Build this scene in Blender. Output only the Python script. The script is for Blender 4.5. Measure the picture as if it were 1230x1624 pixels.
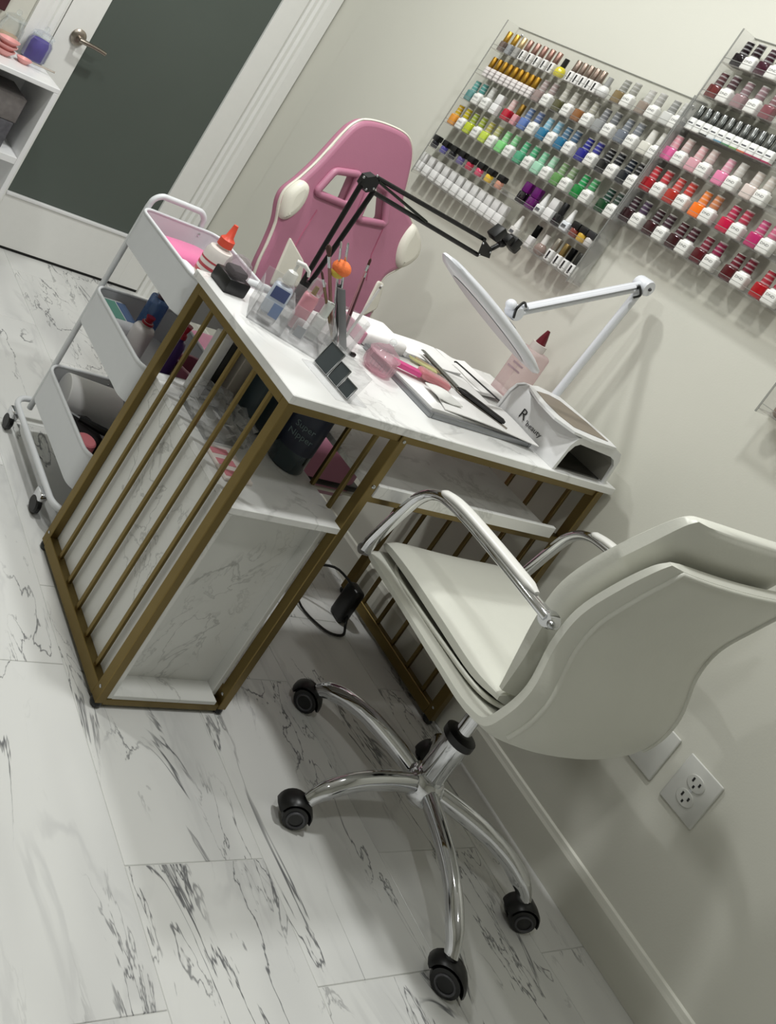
import bpy, bmesh, math, random
from mathutils import Vector, Matrix
random.seed(7)
D = bpy.data
for o in list(D.objects): D.objects.remove(o, do_unlink=True)
SC = bpy.context.scene
COL = SC.collection

# ------------------------------------------------------------------ camera
RW = ((0.7989825681, -0.3484672857, 0.4900993845),      # camera right, down and forward in the room's axes
      (0.3620659640, -0.3719594184, -0.8547247679),
      (0.4801407019, 0.8603584961, -0.1710209477))
FPX, PX, PY = 1415.714, 226.184, 178.168                # focal length and principal point (1230 x 1624 picture)
CAM = Vector((0.0, 0.0, 1.33115))
cam = D.cameras.new('camera'); cam_o = D.objects.new('camera', cam); COL.objects.link(cam_o)
r0, r1, r2 = (Vector(r) for r in RW)
m = Matrix((r0, -r1, -r2)).transposed().to_4x4(); m.translation = CAM
cam_o.matrix_world = m
cam.sensor_fit = 'AUTO'; cam.sensor_width = 36.0; cam.lens = 36.0 * FPX / 1624.0
cam.shift_x = (615.0 - PX) / 1624.0; cam.shift_y = -(812.0 - PY) / 1624.0
cam.clip_start = 0.02
SC.camera = cam_o

# ------------------------------------------------------------------ world, lights, exposure
w = D.worlds.new('world'); SC.world = w; w.use_nodes = True
w.node_tree.nodes['Background'].inputs[0].default_value = (0.85, 0.9, 1.0, 1)
w.node_tree.nodes['Background'].inputs[1].default_value = 0.15
def area(name, loc, size, power, color=(1, 1, 1), rot=(0, 0, 0)):
    l = D.lights.new(name, 'AREA'); l.shape = 'DISK'; l.size = size; l.energy = power; l.color = color
    o = D.objects.new(name, l); o.location = loc; o.rotation_euler = rot; COL.objects.link(o); return o
LAMP = (0.985, 1.0, 0.985)
area('ceiling_or_fill_lamp', (1.40, 0.95, 2.57), 0.13, 13.5, LAMP)
area('ceiling_or_fill_lamp', (1.20, 2.02, 2.57), 0.13, 16.5, LAMP)
area('ceiling_or_fill_lamp', (0.25, 0.20, 2.57), 0.13, 6.5, LAMP)  # camera-side fill, added to lift the cabinet front
area('ceiling_or_fill_lamp', (0.15, 1.85, 2.57), 0.13, 9.5, LAMP)  # extra fill, added to brighten the door and the cart side
SC.view_settings.view_transform = 'Standard'
SC.view_settings.look = 'None'
SC.view_settings.exposure = 0.30
SC.view_settings.gamma = 1.0
SC.view_settings.use_curve_mapping = False

# ------------------------------------------------------------------ pixel -> room
def ray(u, v):
    a, b = (u - PX) / FPX, (v - PY) / FPX
    return r0 * a + r1 * b + r2
def at(u, v, x=None, y=None, z=None):
    d = ray(u, v)
    if x is not None: s = (x - CAM.x) / d.x
    elif y is not None: s = (y - CAM.y) / d.y
    else: s = (z - CAM.z) / d.z
    return CAM + d * s

# ------------------------------------------------------------------ materials
def lin(c):
    c = c.lstrip('#'); v = [int(c[i:i + 2], 16) / 255 for i in (0, 2, 4)]
    return tuple((x / 12.92 if x <= 0.04045 else ((x + 0.055) / 1.055) ** 2.4) for x in v) + (1.0,)
MATS = {}
def mat(name, color='#ffffff', rough=0.5, metal=0.0, spec=0.5, noise=0.0, nscale=40, bump=0.0, bscale=200,
        coat=0.0, trans=0.0, alpha=1.0, sss=0.0):
    if name in MATS: return MATS[name]
    M = D.materials.new(name); M.use_nodes = True; nt = M.node_tree; b = nt.nodes['Principled BSDF']
    c = lin(color) if isinstance(color, str) else tuple(color)
    b.inputs['Base Color'].default_value = c; b.inputs['Roughness'].default_value = rough
    b.inputs['Metallic'].default_value = metal; b.inputs['Specular IOR Level'].default_value = spec
    b.inputs['Coat Weight'].default_value = coat; b.inputs['Coat Roughness'].default_value = 0.08
    b.inputs['Transmission Weight'].default_value = trans; b.inputs['Alpha'].default_value = alpha
    if sss: b.inputs['Subsurface Weight'].default_value = sss; b.inputs['Subsurface Scale'].default_value = 0.01
    tc = nt.nodes.new('ShaderNodeTexCoord')
    n = nt.nodes.new('ShaderNodeTexNoise'); n.inputs['Scale'].default_value = nscale; n.inputs['Detail'].default_value = 3
    nt.links.new(tc.outputs['Object'], n.inputs['Vector'])
    mx = nt.nodes.new('ShaderNodeMix'); mx.data_type = 'RGBA'; k = max(noise, 0.02)
    mx.inputs[6].default_value = tuple(x * (1 - k) for x in c[:3]) + (1,)
    mx.inputs[7].default_value = tuple(min(1, x * (1 + k)) for x in c[:3]) + (1,)
    nt.links.new(n.outputs['Fac'], mx.inputs[0]); nt.links.new(mx.outputs[2], b.inputs['Base Color'])
    if bump:
        n2 = nt.nodes.new('ShaderNodeTexNoise'); n2.inputs['Scale'].default_value = bscale; n2.inputs['Detail'].default_value = 2
        nt.links.new(tc.outputs['Object'], n2.inputs['Vector'])
        bp = nt.nodes.new('ShaderNodeBump'); bp.inputs['Strength'].default_value = bump; bp.inputs['Distance'].default_value = 0.001
        nt.links.new(n2.outputs['Fac'], bp.inputs['Height']); nt.links.new(bp.outputs['Normal'], b.inputs['Normal'])
    MATS[name] = M; return M
def clear(name, color='#ffffff', opacity=0.12, rough=0.06):
    """thin clear plastic: mostly see-through, with a glossy skin"""
    if name in MATS: return MATS[name]
    M = D.materials.new(name); M.use_nodes = True; nt = M.node_tree; nt.nodes.clear()
    out = nt.nodes.new('ShaderNodeOutputMaterial'); t = nt.nodes.new('ShaderNodeBsdfTransparent')
    c = lin(color); t.inputs[0].default_value = tuple(0.5 * x + 0.5 for x in c[:3]) + (1,)
    p = nt.nodes.new('ShaderNodeBsdfPrincipled'); p.inputs['Base Color'].default_value = c; p.inputs['Roughness'].default_value = rough
    f = nt.nodes.new('ShaderNodeFresnel'); f.inputs[0].default_value = 1.35
    a = nt.nodes.new('ShaderNodeMath'); a.operation = 'ADD'; a.inputs[1].default_value = opacity; a.use_clamp = True
    h = nt.nodes.new('ShaderNodeMath'); h.operation = 'MULTIPLY'; h.inputs[1].default_value = 0.28
    nt.links.new(f.outputs[0], h.inputs[0]); nt.links.new(h.outputs[0], a.inputs[0])
    mx = nt.nodes.new('ShaderNodeMixShader'); nt.links.new(a.outputs[0], mx.inputs[0])
    nt.links.new(t.outputs[0], mx.inputs[1]); nt.links.new(p.outputs[0], mx.inputs[2]); nt.links.new(mx.outputs[0], out.inputs[0])
    MATS[name] = M; return M
def marble(name, base='#e6e6e2', vein='#6c6c6a', soft='#c9c9c6', scale=(2.2, 0.75, 2.2), w1=0.012, rough=0.25, rand=False, seed=0.0, amount=1.0, cloud=1.0):
    M = D.materials.new(name); M.use_nodes = True; nt = M.node_tree; b = nt.nodes['Principled BSDF']; L = nt.links.new
    geo = nt.nodes.new('ShaderNodeNewGeometry')
    mp = nt.nodes.new('ShaderNodeMapping'); mp.inputs['Scale'].default_value = scale; mp.inputs['Location'].default_value = (seed, seed * 1.7, seed * 0.6)
    src = geo.outputs['Position']
    if rand:
        oi = nt.nodes.new('ShaderNodeObjectInfo'); cb = nt.nodes.new('ShaderNodeCombineXYZ')
        m1 = nt.nodes.new('ShaderNodeMath'); m1.operation = 'MULTIPLY'; m1.inputs[1].default_value = 3.7
        m2 = nt.nodes.new('ShaderNodeMath'); m2.operation = 'MULTIPLY'; m2.inputs[1].default_value = 9.1
        L(oi.outputs['Random'], m1.inputs[0]); L(oi.outputs['Random'], m2.inputs[0]); L(m1.outputs[0], cb.inputs[0]); L(m2.outputs[0], cb.inputs[2])
        ad = nt.nodes.new('ShaderNodeVectorMath'); ad.operation = 'ADD'; L(src, ad.inputs[0]); L(cb.outputs[0], ad.inputs[1]); src = ad.outputs[0]
    L(src, mp.inputs['Vector'])
    def vein_mask(sc, width, dist, detail=4.0):
        n = nt.nodes.new('ShaderNodeTexNoise'); n.inputs['Scale'].default_value = sc; n.inputs['Detail'].default_value = detail
        n.inputs['Roughness'].default_value = 0.55; n.inputs['Distortion'].default_value = dist; L(mp.outputs[0], n.inputs['Vector'])
        s = nt.nodes.new('ShaderNodeMath'); s.operation = 'SUBTRACT'; s.inputs[1].default_value = 0.5; L(n.outputs['Fac'], s.inputs[0])
        a = nt.nodes.new('ShaderNodeMath'); a.operation = 'ABSOLUTE'; L(s.outputs[0], a.inputs[0])
        r = nt.nodes.new('ShaderNodeMapRange'); r.interpolation_type = 'SMOOTHSTEP'
        r.inputs['From Min'].default_value = 0.0; r.inputs['From Max'].default_value = width; r.inputs['To Min'].default_value = 1; r.inputs['To Max'].default_value = 0
        L(a.outputs[0], r.inputs['Value']); return r.outputs[0]
    def gate(sc, lo, hi):
        n = nt.nodes.new('ShaderNodeTexNoise'); n.inputs['Scale'].default_value = sc; n.inputs['Detail'].default_value = 1.5; L(mp.outputs[0], n.inputs['Vector'])
        r = nt.nodes.new('ShaderNodeMapRange'); r.interpolation_type = 'SMOOTHSTEP'; r.inputs['From Min'].default_value = lo; r.inputs['From Max'].default_value = hi; L(n.outputs['Fac'], r.inputs['Value']); return r.outputs[0]
    def mul(a, b2, k=1.0):
        q = nt.nodes.new('ShaderNodeMath'); q.operation = 'MULTIPLY'; L(a, q.inputs[0])
        if b2 is None: q.inputs[1].default_value = k
        else: L(b2, q.inputs[1])
        return q.outputs[0]
    def mixc(fac, c1, c2):
        q = nt.nodes.new('ShaderNodeMix'); q.data_type = 'RGBA'; L(fac, q.inputs[0])
        if isinstance(c1, tuple): q.inputs[6].default_value = c1
        else: L(c1, q.inputs[6])
        q.inputs[7].default_value = c2; return q.outputs[2]
    c = mixc(mul(gate(1.6, 0.45, 0.75), None, 0.55 * cloud), lin(base), lin(soft))
    c = mixc(mul(mul(vein_mask(2.0, w1 * 4.5, 0.6), gate(2.5, 0.42, 0.62)), None, 0.45 * amount), c, lin(soft))
    c = mixc(mul(mul(vein_mask(1.5, w1, 0.9, 6.0), gate(1.9, 0.43, 0.57)), None, 0.9 * amount), c, lin(vein))
    c = mixc(mul(mul(vein_mask(4.2, w1 * 1.3, 0.5, 5.0), gate(1.3, 0.51, 0.63)), None, 0.85 * amount), c, lin(vein))
    L(c, b.inputs['Base Color']); b.inputs['Roughness'].default_value = rough
    MATS[name] = M; return M

M_FLOOR = marble('floor_marble', '#dededb', '#55565a', '#bfbfbe', scale=(3.6, 1.15, 3.6), w1=0.011, rough=0.28, rand=True, amount=1.0)
M_TOP = marble('table_marble', '#ececea', '#a9a8a6', '#cfcecb', scale=(2.8, 4.2, 3.0), w1=0.03, rough=0.22, seed=3.1, amount=0.42, cloud=1.5)
M_CAB = marble('cabinet_marble', '#dfdfdb', '#7f7f7b', '#c3c3be', scale=(2.6, 2.6, 2.0), w1=0.014, rough=0.3, seed=8.3, amount=0.5, cloud=0.9)
M_GROUT = mat('grout', '#d0d0cc', 0.6)
M_WALL = mat('wall_paint', '#d2d1c6', 0.55, noise=0.015, nscale=3, bump=0.12, bscale=260)
M_CEIL = mat('ceiling_paint', '#e6e5e0', 0.9)
M_TRIM = mat('trim_white', '#e9e9e5', 0.4)
M_WHITE = mat('white_gloss', '#e8e8e8', 0.3)
M_DOORGL = mat('frosted_dark_glass', '#535b55', 0.35, noise=0.06, nscale=3)
M_NICKEL = mat('satin_nickel', '#a39a90', 0.3, 1.0)
M_BRASS = mat('antique_brass', '#7c6b43', 0.42, 1.0, noise=0.08, nscale=20)
M_BLACK = mat('black_plastic', '#0d0d0e', 0.35)
M_BLACKM = mat('black_metal', '#080808', 0.45, spec=0.4)
M_CHROME = mat('chrome', '#dcdde0', 0.07, 1.0)
M_STEEL = mat('steel', '#b9bbbd', 0.22, 1.0)
M_LEATHER = mat('white_leather', '#dbdbd1', 0.38, noise=0.04, nscale=12, bump=0.25, bscale=160)
M_PINK = mat('pink_leather', '#b0738a', 0.42, noise=0.05, nscale=10, bump=0.2, bscale=180)
M_CREAM = mat('cream_leather', '#dcd9cb', 0.42, bump=0.2, bscale=180)
M_ACRYL = clear('clear_acrylic', '#fbfbfa', 0.012)
M_ACRYLF = clear('frosted_acrylic', '#e8e6e2', 0.10, 0.15)
M_ACRYLE = clear('acrylic_edge', '#b9bab6', 0.35, 0.2)
M_CLEAR = clear('clear_plastic', '#f6f6f6', 0.13)
M_GLASS = clear('jar_glass', '#f6f9fa', 0.03, 0.03)
M_PINKC = clear('pink_clear_plastic', '#ecd3da', 0.14)
M_CARTW = mat('cart_white', '#d9dbdd', 0.35)
M_PAPER = mat('white_paper', '#f2f1ef', 0.85)
M_INK = mat('black_ink', '#1a1a1c', 0.6)

# ------------------------------------------------------------------ mesh helpers
class MB:
    def __init__(s): s.v = []; s.f = []
    def add(s, vs, fs):
        n = len(s.v); s.v += [tuple(v) for v in vs]; s.f += [tuple(i + n for i in f) for f in fs]; return s
    def box(s, a, b, rot=0.0, piv=None):
        x0, y0, z0 = a; x1, y1, z1 = b
        vs = [(x, y, z) for z in (z0, z1) for y in (y0, y1) for x in (x0, x1)]
        if rot:
            p = Vector(piv) if piv else Vector(((x0 + x1) / 2, (y0 + y1) / 2, 0)); Rz = Matrix.Rotation(rot, 3, 'Z')
            vs = [tuple(Rz @ (Vector(v) - p) + p) for v in vs]
        return s.add(vs, [(0, 2, 3, 1), (4, 5, 7, 6), (0, 1, 5, 4), (1, 3, 7, 5), (3, 2, 6, 7), (2, 0, 4, 6)])
    def rbox(s, a, b, r=0.005, seg=2, M=None, taper=None):
        bm = bmesh.new(); bmesh.ops.create_cube(bm, size=1.0)
        sx, sy, sz = (b[i] - a[i] for i in range(3))
        c = Vector([(a[i] + b[i]) / 2 for i in range(3)])
        for v in bm.verts:
            k = 1.0
            if taper is not None and v.co.z > 0: k = taper
            v.co = Vector((v.co.x * sx * k, v.co.y * sy * k, v.co.z * sz))
        r = min(r, 0.49 * min(sx, sy, sz))
        bmesh.ops.bevel(bm, geom=bm.edges[:], offset=r, segments=seg, profile=0.5, affect='EDGES', clamp_overlap=True)
        bm.verts.index_update()
        vs = [(v.co + c) for v in bm.verts]
        if M is not None: vs = [M @ v for v in vs]
        fs = [[v.index for v in f.verts] for f in bm.faces]; bm.free()
        return s.add(vs, fs)
    def cyl(s, p0, p1, ra, rb=None, n=16, caps=True):
        rb = ra if rb is None else rb
        p0, p1 = Vector(p0), Vector(p1); d = (p1 - p0).normalized()
        a = d.orthogonal().normalized(); b = d.cross(a)
        vs = []
        for p, r in ((p0, ra), (p1, rb)):
            for i in range(n):
                t = 2 * math.pi * i / n; vs.append(p + a * (r * math.cos(t)) + b * (r * math.sin(t)))
        fs = [(i, (i + 1) % n, n + (i + 1) % n, n + i) for i in range(n)]
        if caps: fs += [tuple(reversed(range(n))), tuple(range(n, 2 * n))]
        return s.add(vs, fs)
    def lathe(s, prof, c=(0, 0, 0), n=20, axis='Z', sx=1.0, sy=1.0, M=None):
        vs = []; c = Vector(c)
        for r, h in prof:
            for i in range(n):
                t = 2 * math.pi * i / n; p = Vector((r * sx * math.cos(t), r * sy * math.sin(t), h))
                if axis == 'X': p = Vector((p.z, p.x, p.y))
                if axis == 'Y': p = Vector((p.y, p.z, p.x))
                if M is not None: p = M @ p
                vs.append(p + c)
        fs = []
        for k in range(len(prof) - 1):
            for i in range(n): fs.append((k * n + i, k * n + (i + 1) % n, (k + 1) * n + (i + 1) % n, (k + 1) * n + i))
        if prof[0][0] > 1e-6: fs.append(tuple(reversed(range(n))))
        if prof[-1][0] > 1e-6: fs.append(tuple((len(prof) - 1) * n + i for i in range(n)))
        return s.add(vs, fs)
    def tube(s, pts, r, n=10, closed=False, caps=True, flat=None, up=None):
        P = [Vector(p) for p in pts]; N = len(P); rs = r if isinstance(r, (list, tuple)) else [r] * N
        T = []
        for i in range(N):
            a = P[(i - 1) % N] if (closed or i > 0) else P[i]; b = P[(i + 1) % N] if (closed or i < N - 1) else P[i]
            T.append((b - a).normalized())
        nrm = (Vector(up) - T[0] * T[0].dot(Vector(up))).normalized() if up else T[0].orthogonal().normalized()
        vs = []
        for i in range(N):
            if up: nrm = (Vector(up) - T[i] * T[i].dot(Vector(up)));
            else: nrm = nrm - T[i] * T[i].dot(nrm)
            nrm.normalize(); bn = T[i].cross(nrm)
            for k in range(n):
                t = 2 * math.pi * k / n
                ka, kb = (flat if flat else (1.0, 1.0))
                vs.append(P[i] + nrm * (rs[i] * ka * math.cos(t)) + bn * (rs[i] * kb * math.sin(t)))
        fs = []
        for i in range(N if closed else N - 1):
            j = (i + 1) % N
            for k in range(n): fs.append((i * n + k, i * n + (k + 1) % n, j * n + (k + 1) % n, j * n + k))
        if caps and not closed: fs += [tuple(reversed(range(n))), tuple((N - 1) * n + k for k in range(n))]
        return s.add(vs, fs)
    def prism(s, poly, fn, a, b):
        n = len(poly); vs = [fn(p, a) for p in poly] + [fn(p, b) for p in poly]
        fs = [tuple(reversed(range(n))), tuple(range(n, 2 * n))] + [(i, (i + 1) % n, n + (i + 1) % n, n + i) for i in range(n)]
        return s.add(vs, fs)
    def ball(s, c, r, n=12, m2=8, sx=1, sy=1, sz=1, M=None):
        pr = [(max(1e-7, r * math.sin(math.pi * i / m2)), -r * math.cos(math.pi * i / m2) * sz) for i in range(m2 + 1)]
        return s.lathe(pr, c, n, sx=sx, sy=sy, M=M)
    def grid(s, rows, closed_u=False):
        n = len(rows[0]); vs = [p for r_ in rows for p in r_]; fs = []
        for i in range(len(rows) - 1):
            for k in range(n if closed_u else n - 1): fs.append((i * n + k, i * n + (k + 1) % n, (i + 1) * n + (k + 1) % n, (i + 1) * n + k))
        return s.add(vs, fs)
    def mesh(s, name, smooth=None, org=(0, 0, 0)):
        me = D.meshes.new(name); o = Vector(org)
        me.from_pydata([tuple(Vector(v) - o) for v in s.v], [], s.f)
        bm = bmesh.new(); bm.from_mesh(me); bmesh.ops.remove_doubles(bm, verts=bm.verts, dist=1e-6)
        bmesh.ops.recalc_face_normals(bm, faces=bm.faces); bm.to_mesh(me); bm.free()
        if smooth is not None:
            me.shade_smooth(); me.set_sharp_from_angle(angle=math.radians(smooth))
        return me
ORG = {}
def put(name, me, material, parent=None):
    o = D.objects.new(name, me); COL.objects.link(o)
    if material is not None: me.materials.append(material)
    if parent is not None: o.parent = parent
    return o
def tag(o, label, cat, group=None):
    o['label'] = label; o['category'] = cat
    if group: o['group'] = group
    return o
def thing(name, label, cat, loc, group=None, rz=0.0):
    o = D.objects.new(name, None); COL.objects.link(o); o.empty_display_size = 0.05
    o.location = loc; o.rotation_euler = (0, 0, rz); ORG[o] = (Vector(loc), rz); return tag(o, label, cat, group)
def part(name, mb, material, root, parent=None, smooth=35, local=False):
    """mb in room coordinates unless local; root = the thing, parent = the part it hangs on"""
    org, rz = ORG[root]
    if not local:
        Rz = Matrix.Rotation(-rz, 3, 'Z'); mb.v = [tuple(Rz @ (Vector(v) - org)) for v in mb.v]
    return put(name, mb.mesh(name, smooth), material, parent or root)
def solo(name, mb, material, label, cat, loc, group=None, smooth=35):
    o = put(name, mb.mesh(name, smooth, loc), material); o.location = loc; ORG[o] = (Vector(loc), 0.0)
    return tag(o, label, cat, group)
def struct(name, mb, material, smooth=None, parent=None):
    o = put(name, mb.mesh(name, smooth), material, parent)
    if parent is None: o['kind'] = 'structure'; ORG[o] = (Vector((0, 0, 0)), 0.0)
    return o
def dup(o, parent=None):
    c = o.copy(); COL.objects.link(c); c.parent = parent
    if parent is not None: c.matrix_parent_inverse = Matrix.Identity(4)
    for ch in o.children: dup(ch, c)
    return c
def catmull(pts, k=6, closed=False):
    P = [Vector(p) for p in pts]; N = len(P); out = []
    for i in range(N if closed else N - 1):
        p0 = P[(i - 1) % N] if (closed or i > 0) else P[0] * 2 - P[1]
        p1 = P[i]; p2 = P[(i + 1) % N]
        p3 = P[(i + 2) % N] if (closed or i < N - 2) else P[-1] * 2 - P[-2]
        for j in range(k):
            t = j / k
            out.append(0.5 * ((2 * p1) + (p2 - p0) * t + (2 * p0 - 5 * p1 + 4 * p2 - p3) * t * t + (3 * p1 - p0 - 3 * p2 + p3) * t ** 3))
    if not closed: out.append(P[-1].copy())
    return out
def plate(name, outlines, depth, bevel=0.0, bres=2):
    """flat outline (with holes) thickened along local Z; returns a mesh"""
    cu = D.curves.new(name, 'CURVE'); cu.dimensions = '2D'; cu.fill_mode = 'BOTH'; cu.extrude = max(1e-5, depth / 2 - bevel); cu.bevel_depth = bevel; cu.bevel_resolution = bres
    if bevel: cu.offset = -bevel
    for pts in outlines:
        sp = cu.splines.new('POLY'); sp.points.add(len(pts) - 1)
        for p, q in zip(sp.points, pts): p.co = (q[0], q[1], 0, 1)
        sp.use_cyclic_u = True
    o = D.objects.new(name, cu); COL.objects.link(o)
    dg = bpy.context.evaluated_depsgraph_get(); dg.update()
    me = D.meshes.new_from_object(o.evaluated_get(dg)); D.objects.remove(o, do_unlink=True)
    return me
def text_mesh(s, size, ext=0.0002, align='CENTER'):
    cu = D.curves.new('lettering', 'FONT'); cu.body = s; cu.size = size; cu.extrude = ext; cu.resolution_u = 2; cu.align_x = align; cu.align_y = 'CENTER'
    o = D.objects.new('lettering', cu); COL.objects.link(o)
    dg = bpy.context.evaluated_depsgraph_get(); dg.update()
    me = D.meshes.new_from_object(o.evaluated_get(dg)); D.objects.remove(o, do_unlink=True)
    me.materials.clear(); return me
def place_mesh(me, M):
    me.transform(M); return me
def lettering(s, size, pos, right, up, root, parent, material=None, name='lettering', align='CENTER'):
    """flat print: text in the plane (right, up) at pos (room coordinates)"""
    org, rz = ORG[root]; me = text_mesh(s, size, align=align)
    x = Vector(right).normalized(); y = (Vector(up) - x * x.dot(Vector(up))).normalized(); z = x.cross(y)
    M = Matrix((x, y, z)).transposed().to_4x4(); M.translation = Vector(pos)
    Q = Matrix.Rotation(-rz, 4, 'Z') @ Matrix.Translation(-org)
    me.transform(Q @ M); return put(name, me, material or M_INK, parent)
ORD = ['first', 'second', 'third', 'fourth', 'fifth', 'sixth', 'seventh', 'eighth', 'ninth', 'tenth', 'eleventh', 'twelfth', 'thirteenth',
       'fourteenth', 'fifteenth', 'sixteenth', 'seventeenth', 'eighteenth', 'nineteenth', 'twentieth', 'twenty-first', 'twenty-second', 'twenty-third', 'twenty-fourth']

# ================================================================== THE ROOM
WX = 2.228            # wall with the polish racks
WY = 3.02             # wall with the door
XL, YF, ZC = -2.9, -2.9, 2.6
fl = struct('floor', MB().box((XL, YF, -0.06), (WX, WY + 0.02, -0.0015)), M_GROUT)
TW, TL, GAP = 0.312, 0.5613, 0.0014
full = MB().rbox((GAP / 2, GAP / 2, -0.009), (TW - GAP / 2, TL - GAP / 2, 0.0), 0.0008, 1).mesh('tile'); full.materials.append(M_FLOOR)
kx = -15
while 1.447 + kx * TW < WX:
    xa = 1.447 + kx * TW; off = 0.062 if kx % 2 == 0 else 0.255
    ky = -7
    while off + ky * TL < WY:
        ya = off + ky * TL
        x0, x1 = max(xa, XL), min(xa + TW, WX); y0, y1 = max(ya, YF), min(ya + TL, WY)
        if x1 - x0 > 0.01 and y1 - y0 > 0.01:
            if x1 - x0 > TW - 1e-4 and y1 - y0 > TL - 1e-4:
                o = D.objects.new('tile', full); COL.objects.link(o); o.parent = fl; o.location = (xa, ya, 0)
            else:
                put('tile', MB().rbox((x0 + GAP / 2, y0 + GAP / 2, -0.009), (x1 - GAP / 2, y1 - GAP / 2, 0.0), 0.0008, 1).mesh('tile'), M_FLOOR, fl)
        ky += 1
    kx += 1
struct('wall_right', MB().box((WX, YF - 0.1, -0.06), (WX + 0.1, 2.845, ZC)).box((WX + 0.006, 2.845, -0.06), (WX + 0.1, WY + 0.1, ZC)), M_WALL)
struct('wall_back', MB().box((XL, WY, -0.06), (1.2, WY + 0.1, ZC)).box((2.096, WY, -0.06), (WX + 0.1, WY + 0.1, ZC)).box((1.2, WY, 2.04), (2.096, WY + 0.1, ZC)), M_WALL)
struct('wall_left', MB().box((XL - 0.1, YF, -0.06), (XL, WY, ZC)), M_WALL)
struct('wall_front', MB().box((XL - 0.1, YF - 0.1, -0.06), (WX, YF, ZC)), M_WALL)
struct('ceiling', MB().box((XL - 0.1, YF - 0.1, ZC), (WX + 0.1, WY + 0.1, ZC + 0.08)), M_CEIL)
bbp = [(0, 0.0), (0.011, 0.0), (0.011, 0.086), (0.008, 0.093), (0.006, 0.101), (0.0, 0.104)]
struct('baseboard_right', MB().prism(bbp, lambda p, t: (WX - p[0], t, p[1] + 0.0005), YF, 2.84), M_WALL)
# door casing, moulded
def casing(xa, xb, flip):
    prof = [(0, 0), (0, 0.010), (0.012, 0.016), (0.03, 0.012), (0.042, 0.020), (0.058, 0.017), (0.075, 0.021), (1, 0.021), (1, 0)]
    wd = xb - xa; pts = []
    for a, h in prof:
        a2 = wd if a == 1 else min(a, wd)
        pts.append(((xb - a2) if flip else (xa + a2), WY - h))
    return MB().prism(pts, lambda p, t: (p[0], p[1], t), 0.0, 2.13)
struct('trim_1', casing(2.098, 2.226, False), M_TRIM)
struct('trim_2', casing(1.085, 1.197, True), M_TRIM)
struct('trim_3', MB().rbox((1.085, WY - 0.021, 2.042), (2.226, WY, 2.13), 0.004), M_TRIM)
door = struct('door_1', MB().box((1.203, WY + 0.05, 0.012), (2.093, WY + 0.055, 2.035)), M_TRIM)
YD = WY - 0.005
def dpart(name, mb, mt, par=door, sm=None): return put(name, mb.mesh(name, sm), mt, par)
dpart('door_stile', MB().rbox((1.203, YD, 0.012), (1.338, YD + 0.04, 2.035), 0.002), M_TRIM)
dpart('door_stile', MB().rbox((1.985, YD, 0.012), (2.093, YD + 0.04, 2.035), 0.002), M_TRIM)
dpart('door_rail', MB().rbox((1.338, YD, 0.012), (1.985, YD + 0.04, 0.225), 0.002), M_TRIM)
dpart('door_rail', MB().rbox((1.338, YD, 1.92), (1.985, YD + 0.04, 2.035), 0.002), M_TRIM)
dpart('glazing_bead', MB().rbox((1.338, YD - 0.006, 0.222), (1.985, YD + 0.012, 0.235), 0.003), M_WHITE)
dpart('pane', MB().box((1.336, YD + 0.012, 0.22), (1.987, YD + 0.022, 1.925)), M_DOORGL)
dpart('gap_shade_strip', MB().box((1.203, YD + 0.004, 0.0005), (2.093, YD + 0.03, 0.0125)), mat('gap_shade_black', '#0b0b0b', 0.7))  # dark strip stands in for the shaded gap under the door
hp = Vector((1.288, YD, 0.889))
hd = dpart('door_handle', MB().lathe([(0.0001, -0.012), (0.024, -0.012), (0.032, -0.006), (0.032, 0.0)], hp, 24, 'Y').cyl(hp, hp + Vector((0, -0.045, 0)), 0.010, n=14), M_NICKEL, sm=40)
dpart('lever', MB().tube(catmull([hp + Vector((-0.008, -0.046, 0)), hp + Vector((0.02, -0.05, 0)), hp + Vector((0.06, -0.052, -0.001)), hp + Vector((0.108, -0.05, -0.006))], 5), [0.0095] * 8 + [0.0085] * 8, 12), M_NICKEL, hd, 60)

# outlets on the wall
for yb, lab in ((0.649, 'white wall plate with a duplex electrical outlet, nearest the camera'), (0.745, 'white wall plate partly hidden behind the white office chair')):
    z0, z1 = 0.346, 0.460
    t = thing('wall_outlet', lab, 'outlet', (WX, yb, z0), 'wall plates by the baseboard')
    p = part('cover_plate', MB().rbox((WX - 0.006, yb - 0.036, z0), (WX, yb + 0.036, z1), 0.003, 3), mat('plate_white', '#c9c9c3', 0.35), t)
    for zc in ((0.384, 0.422) if yb < 0.7 else ()):
        s_ = part('socket', MB().lathe([(0.0165, 0.0), (0.0165, -0.0022), (0.0155, -0.003), (0.0001, -0.003)], (WX - 0.0055, yb, zc), 22, 'X'), mat('socket_white', '#c4c4be', 0.35), t)
        mb = MB()
        for dy, dz, hh in ((0.0065, 0.004, 0.0045), (-0.0065, 0.004, 0.0038), (0.0, -0.0075, 0.003)):
            mb.box((WX - 0.0092, yb + dy - 0.0016, zc + dz - hh), (WX - 0.0080, yb + dy + 0.0016, zc + dz + hh))
        part('slot', mb, M_BLACK, t, s_, None)
    part('screw', MB().cyl((WX - 0.0072, yb, 0.403), (WX - 0.005, yb, 0.403), 0.003, n=10), M_STEEL, t)

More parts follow.
